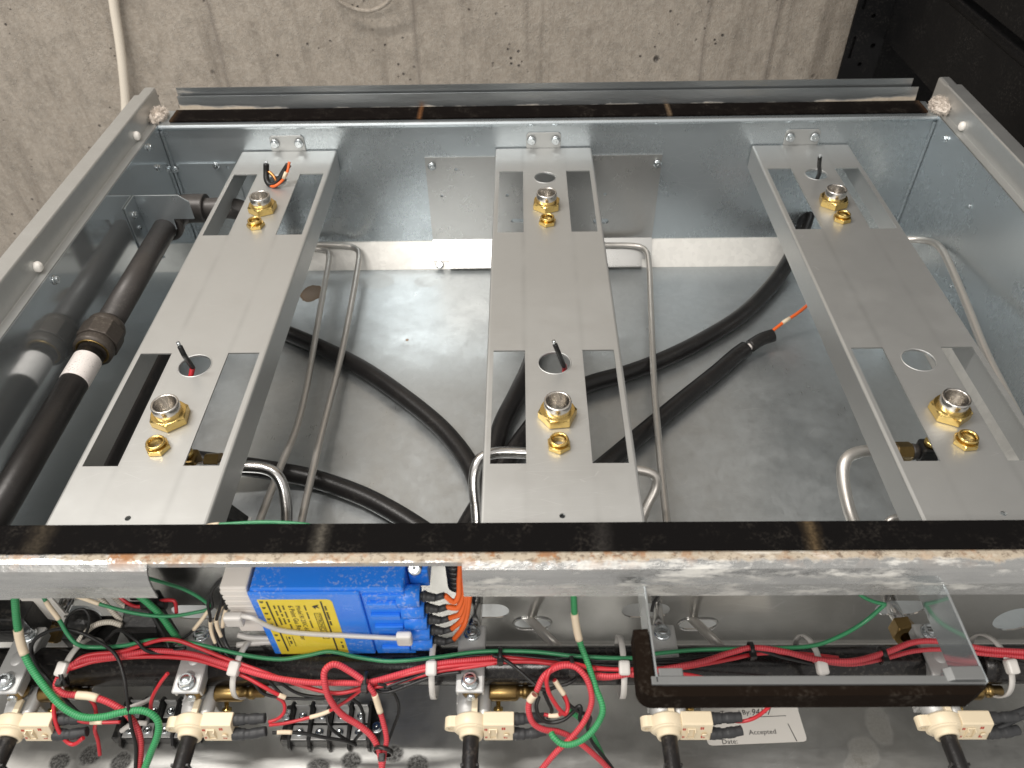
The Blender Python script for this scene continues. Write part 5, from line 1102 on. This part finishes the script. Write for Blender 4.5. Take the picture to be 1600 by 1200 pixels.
# ------------------------------------------------------------------ cable ties
def tie(p, label, mat, R=.0205, w=.0040, tilt=0.0, head=True, cy=.2595, cz=.0905):
    t = thing('cable_tie', (p, cy, cz), label, 'cable tie', 'cable ties round the manifold and harness')
    b = MB().ring_lathe([(R, -w / 2), (R + .0010, -w / 2), (R + .0010, w / 2), (R, w / 2)], (0, 0, 0), 'x', 40); b.move(Matrix.Translation((p, cy, cz)) @ Matrix.Rotation(tilt, 4, 'Z')); b.build('strap', mat, t)
    if head:
        a = math.radians(118); hb = MB().box((-w * .95, -.0050, -.0030), (w * .95, .0050, .0034)); hb.move(Matrix.Translation((p + math.sin(tilt) * .010, cy + math.cos(a) * (R + .002), cz + math.sin(a) * (R + .002))) @ Matrix.Rotation(tilt, 4, 'Z') @ Matrix.Rotation(a - PI / 2, 4, 'X')); hb.build('head', mat, t, .0016)
    return t
for px_, lbl, tl_ in (((-0.3438, 0.2566, 0.1000)[0], 'natural nylon tie round manifold at the far left, by the green wire', -.25), ((-0.2255, 0.2539, 0.1000)[0], 'natural nylon tie round manifold below the module connector', -.22), ((-0.0925, 0.2549, 0.1000)[0], 'natural nylon tie round manifold below the right end of the blue module', 0),
                      ((0.0389, 0.2545, 0.1000)[0], 'natural nylon tie round manifold just left of the felt edged frame', 0), ((0.1714, 0.2574, 0.1000)[0], 'natural nylon tie round manifold inside the felt edged frame', .12), ((0.2984, 0.2593, 0.1000)[0], 'natural nylon tie round manifold right of the felt edged frame', .15)):
    tie(px_, lbl, 'nylon', tilt=tl_)
def small_tie(c, label, R=.0052, axis='x', rot=0.0):
    t = thing('small_tie', c, label, 'cable tie', 'small black ties bunching the wires')
    b = MB().ring_lathe([(R, -.0014), (R + .0010, -.0014), (R + .0010, .0014), (R, .0014)], (0, 0, 0), 'x', 24); b.move(Matrix.Translation(c) @ Matrix.Rotation(rot, 4, 'Z')); b.build('strap', 'black_plastic', t)
    hb = MB().box((-.0022, -.0024, -.0018), (.0022, .0024, .0018)); hb.move(Matrix.Translation((c[0], c[1] - R * .9, c[2] + R * .6))); hb.build('head', 'black_plastic', t, .0005)
small_tie((-0.1371, 0.2421, 0.1040), 'black tie round the red wires under the blue module', .0062)
small_tie((-0.0455, 0.2578, 0.1090), 'black tie with pale head right of the third clamp')
small_tie((0.0029, 0.2477, 0.1140), 'black tie at the top of the red wire coil', .0060)
small_tie((0.1268, 0.2601, 0.1115), 'black tie on the wires inside the felt edged frame')
small_tie((0.2160, 0.2573, 0.1100), 'black tie on the red wires by the right frame arm')
small_tie((-0.3452, 0.2444, 0.1060), 'black tie at the left end of the red wires', .0050, rot=.5)
small_tie((-0.1271, 0.2124, 0.0620), 'black tie low on the two red wires below the terminal block', .0060, rot=1.4)
# the long tie across the module
zt = thing('module_tie', (-.15, .262, .13), 'long natural nylon tie stretched across the blue module', 'cable tie')
MB().tube([(-0.2140, 0.2625, 0.1569), (-0.2065, 0.2608, 0.1566), (-0.2009, 0.2605, 0.1497), (-0.1912, 0.2610, 0.1402), (-0.1750, 0.2612, 0.1355), (-0.1489, 0.2600, 0.1349), (-0.1231, 0.2590, 0.1340), (-0.1060, 0.2590, 0.1322)], .0017, 10).build('strap', 'nylon', zt)
h1 = MB().box((-.0062, -.003, -.0055), (.0062, .003, .0055)); h1.move(Matrix.Translation((-0.2199, 0.2620, 0.1529))); h1.build('head', 'nylon', zt, .0016)
h2 = MB().box((-.0052, -.0028, -.0060), (.0052, .0028, .0060)); h2.move(Matrix.Translation((-0.1089, 0.2570, 0.1359))); h2.build('head', 'nylon', zt, .0016)

# ------------------------------------------------------------------ terminal blocks
def terminal_block(name, x0, x1, y0, y1, label, n):
    t = thing(name, ((x0 + x1) / 2, (y0 + y1) / 2, 0), label, 'terminal block', 'black terminal blocks on the panel sheet')
    MB().box((x0, y0, .0003), (x1, y1, .0100)).build('base', 'black_plastic', t, .0008)
    w = (x1 - x0 - .014) / n
    for k in range(n + 1):
        x = x0 + .007 + k * w
        MB().extrude_x([(y0 - .0040, .0010), (y0 - .0040, .0060), (y0 + .004, .0150), (y1 - .004, .0195), (y1, .0170), (y1, .0010)], x - .0011, x + .0011).build('fin', 'black_plastic', t, .0004)
        if k == n: break
        for yy in (y0 + .0055, y1 - .0095):
            p = MB().box((x + .0016, yy - .0050, .0101), (x + w - .0016, yy + .0060, .0113)).build('terminal_plate', 'diecast', t, .0003)
            s = MB().lathe([(.0032, 0), (.0032, .0012), (.0026, .0018), (.0016, .0018), (.0012, .0012), (0, .0012)], (x + w / 2, yy, .0113), 'z', 18).build('terminal_screw', 'zinc', t)
        tb = MB(); tb.box((x + .0022, y1 - .0045, .0113), (x + w - .0022, y1 - .0033, .0190)); tb.build('blade', 'diecast', t, .0003)
    for xx in (x0 + .0015, x1 - .0015): screw(t, (xx, (y0 + y1) / 2 + (.006 if xx < (x0 + x1) / 2 else -.004), .0101), (0, 0, 1), .85)
    return t
terminal_block('terminal_block', -.2170, -.1420, .2400, .2680, 'black terminal block below the red loop in the middle', 4)
terminal_block('terminal_block', -.3480, -.2800, .2420, .2720, 'black terminal block at the left, half hidden by green and red wires', 4)
pins = 'bright pins in front of the terminal blocks'
# ------------------------------------------------------------------ sticker on the sheet
sk = thing('paper_sticker', (.15, .255, .0004), 'white test sticker reading Accepted with handwriting on the panel sheet', 'sticker')
ca, sa = math.cos(math.radians(2.3)), math.sin(math.radians(2.3)); O = Vector((.1116, .2398, 0))
def sp(u, v, h=.0002): return (O.x + u * ca - v * sa, O.y + u * sa + v * ca, h)
W_, H_ = .0770, .0420
rr = [(.003, 0), (W_ - .003, 0), (W_ - .0008, .0009), (W_, .003), (W_, H_), (0, H_), (0, .003), (.0008, .0009)]
MB().plate(rr, [], .0001, lambda u, v, w: sp(u, v, .0003 + w)).build('sticker_sheet', 'paper', sk)
text('Accepted', .0056, 'sticker_text', 'ink', sk, lambda a, b: sp(.0335 + a, .0068 + b * .92, .0006))
text('Tested By:', .0056, 'sticker_text', 'ink', sk, lambda a, b: sp(.0150 + a, .0225 + b * .92, .0006))
text('941-7', .0075, 'sticker_handwriting', 'ink', sk, lambda a, b: sp(.0390 + a * .9 + b * .25, .0215 + b, .0006))
text('Date:', .0056, 'sticker_text', 'ink', sk, lambda a, b: sp(.0110 + a, .0006 + max(0, b) * .92, .0006))
MB().plate(rect(.037, .066, .0200, .0204), [], .0001, lambda u, v, w: sp(u, v, .0006 + w)).build('sticker_rule', 'ink', sk)
MB().plate([(.0655, .0140), (.0660, .0140), (.0690, .0005), (.0684, .0005)], [], .0001, lambda u, v, w: sp(u, v, .0006 + w)).build('sticker_rule', 'ink', sk)

# ------------------------------------------------------------------ dark parts at the left of the compartment
rl = thing('relay_box', (-.305, .281, .07), 'black relay box behind the manifold at the left', 'relay')
MB().extrude_x([(.2790, .070), (.2790, .104), (.2810, .1090), (.2950, .1160), (.2985, .1150), (.2985, .070)], -.3185, -.2930).build('case', 'black_plastic', rl, .0012)
MB().box((-.3150, .2980, .116), (-.2900, .3000, .128)).build('back_plate', 'black_plastic', rl, .0008)
MB().tube([(-.302, .292, .122), (-.285, .292, .122)], .0040, 12, smooth_steps=0).build('side_knob', 'black_plastic', rl)
dm = thing('round_transformer', (-.352, .287, .085), 'black domed part behind the left brass nut', 'transformer')
MB().blob((-.3505, .2880, .1020), (.0125, .0100, .0110), .0).build('dome', 'black_plastic', dm)
MB().box((-.3680, .2800, .080), (-.3330, .2990, .094)).build('base', 'black_plastic', dm, .001)
wp = thing('white_bracket', (-.377, .296, .10), 'white plate with a round hole behind the left green wire', 'bracket')
MB().plate([(-.3950, .098), (-.3720, .086), (-.3600, .078), (-.3580, .084), (-.3690, .100), (-.3700, .135), (-.3920, .135)], [circle(-.3690, .0950, .0030, 14)], .0012, lambda u, v, w: (u, .2970 - w, v)).build('plate', 'white_plastic', wp)
lb = thing('black_block', (-.41, .29, .10), 'black block behind the far left clamp', 'block')
MB().box((-.425, .2820, .085), (-.3850, .2985, .118)).build('case', 'black_plastic', lb, .001)
MB().box((-.424, .2805, .100), (-.386, .2818, .104)).build('ridge', 'black_plastic', lb, .0004)
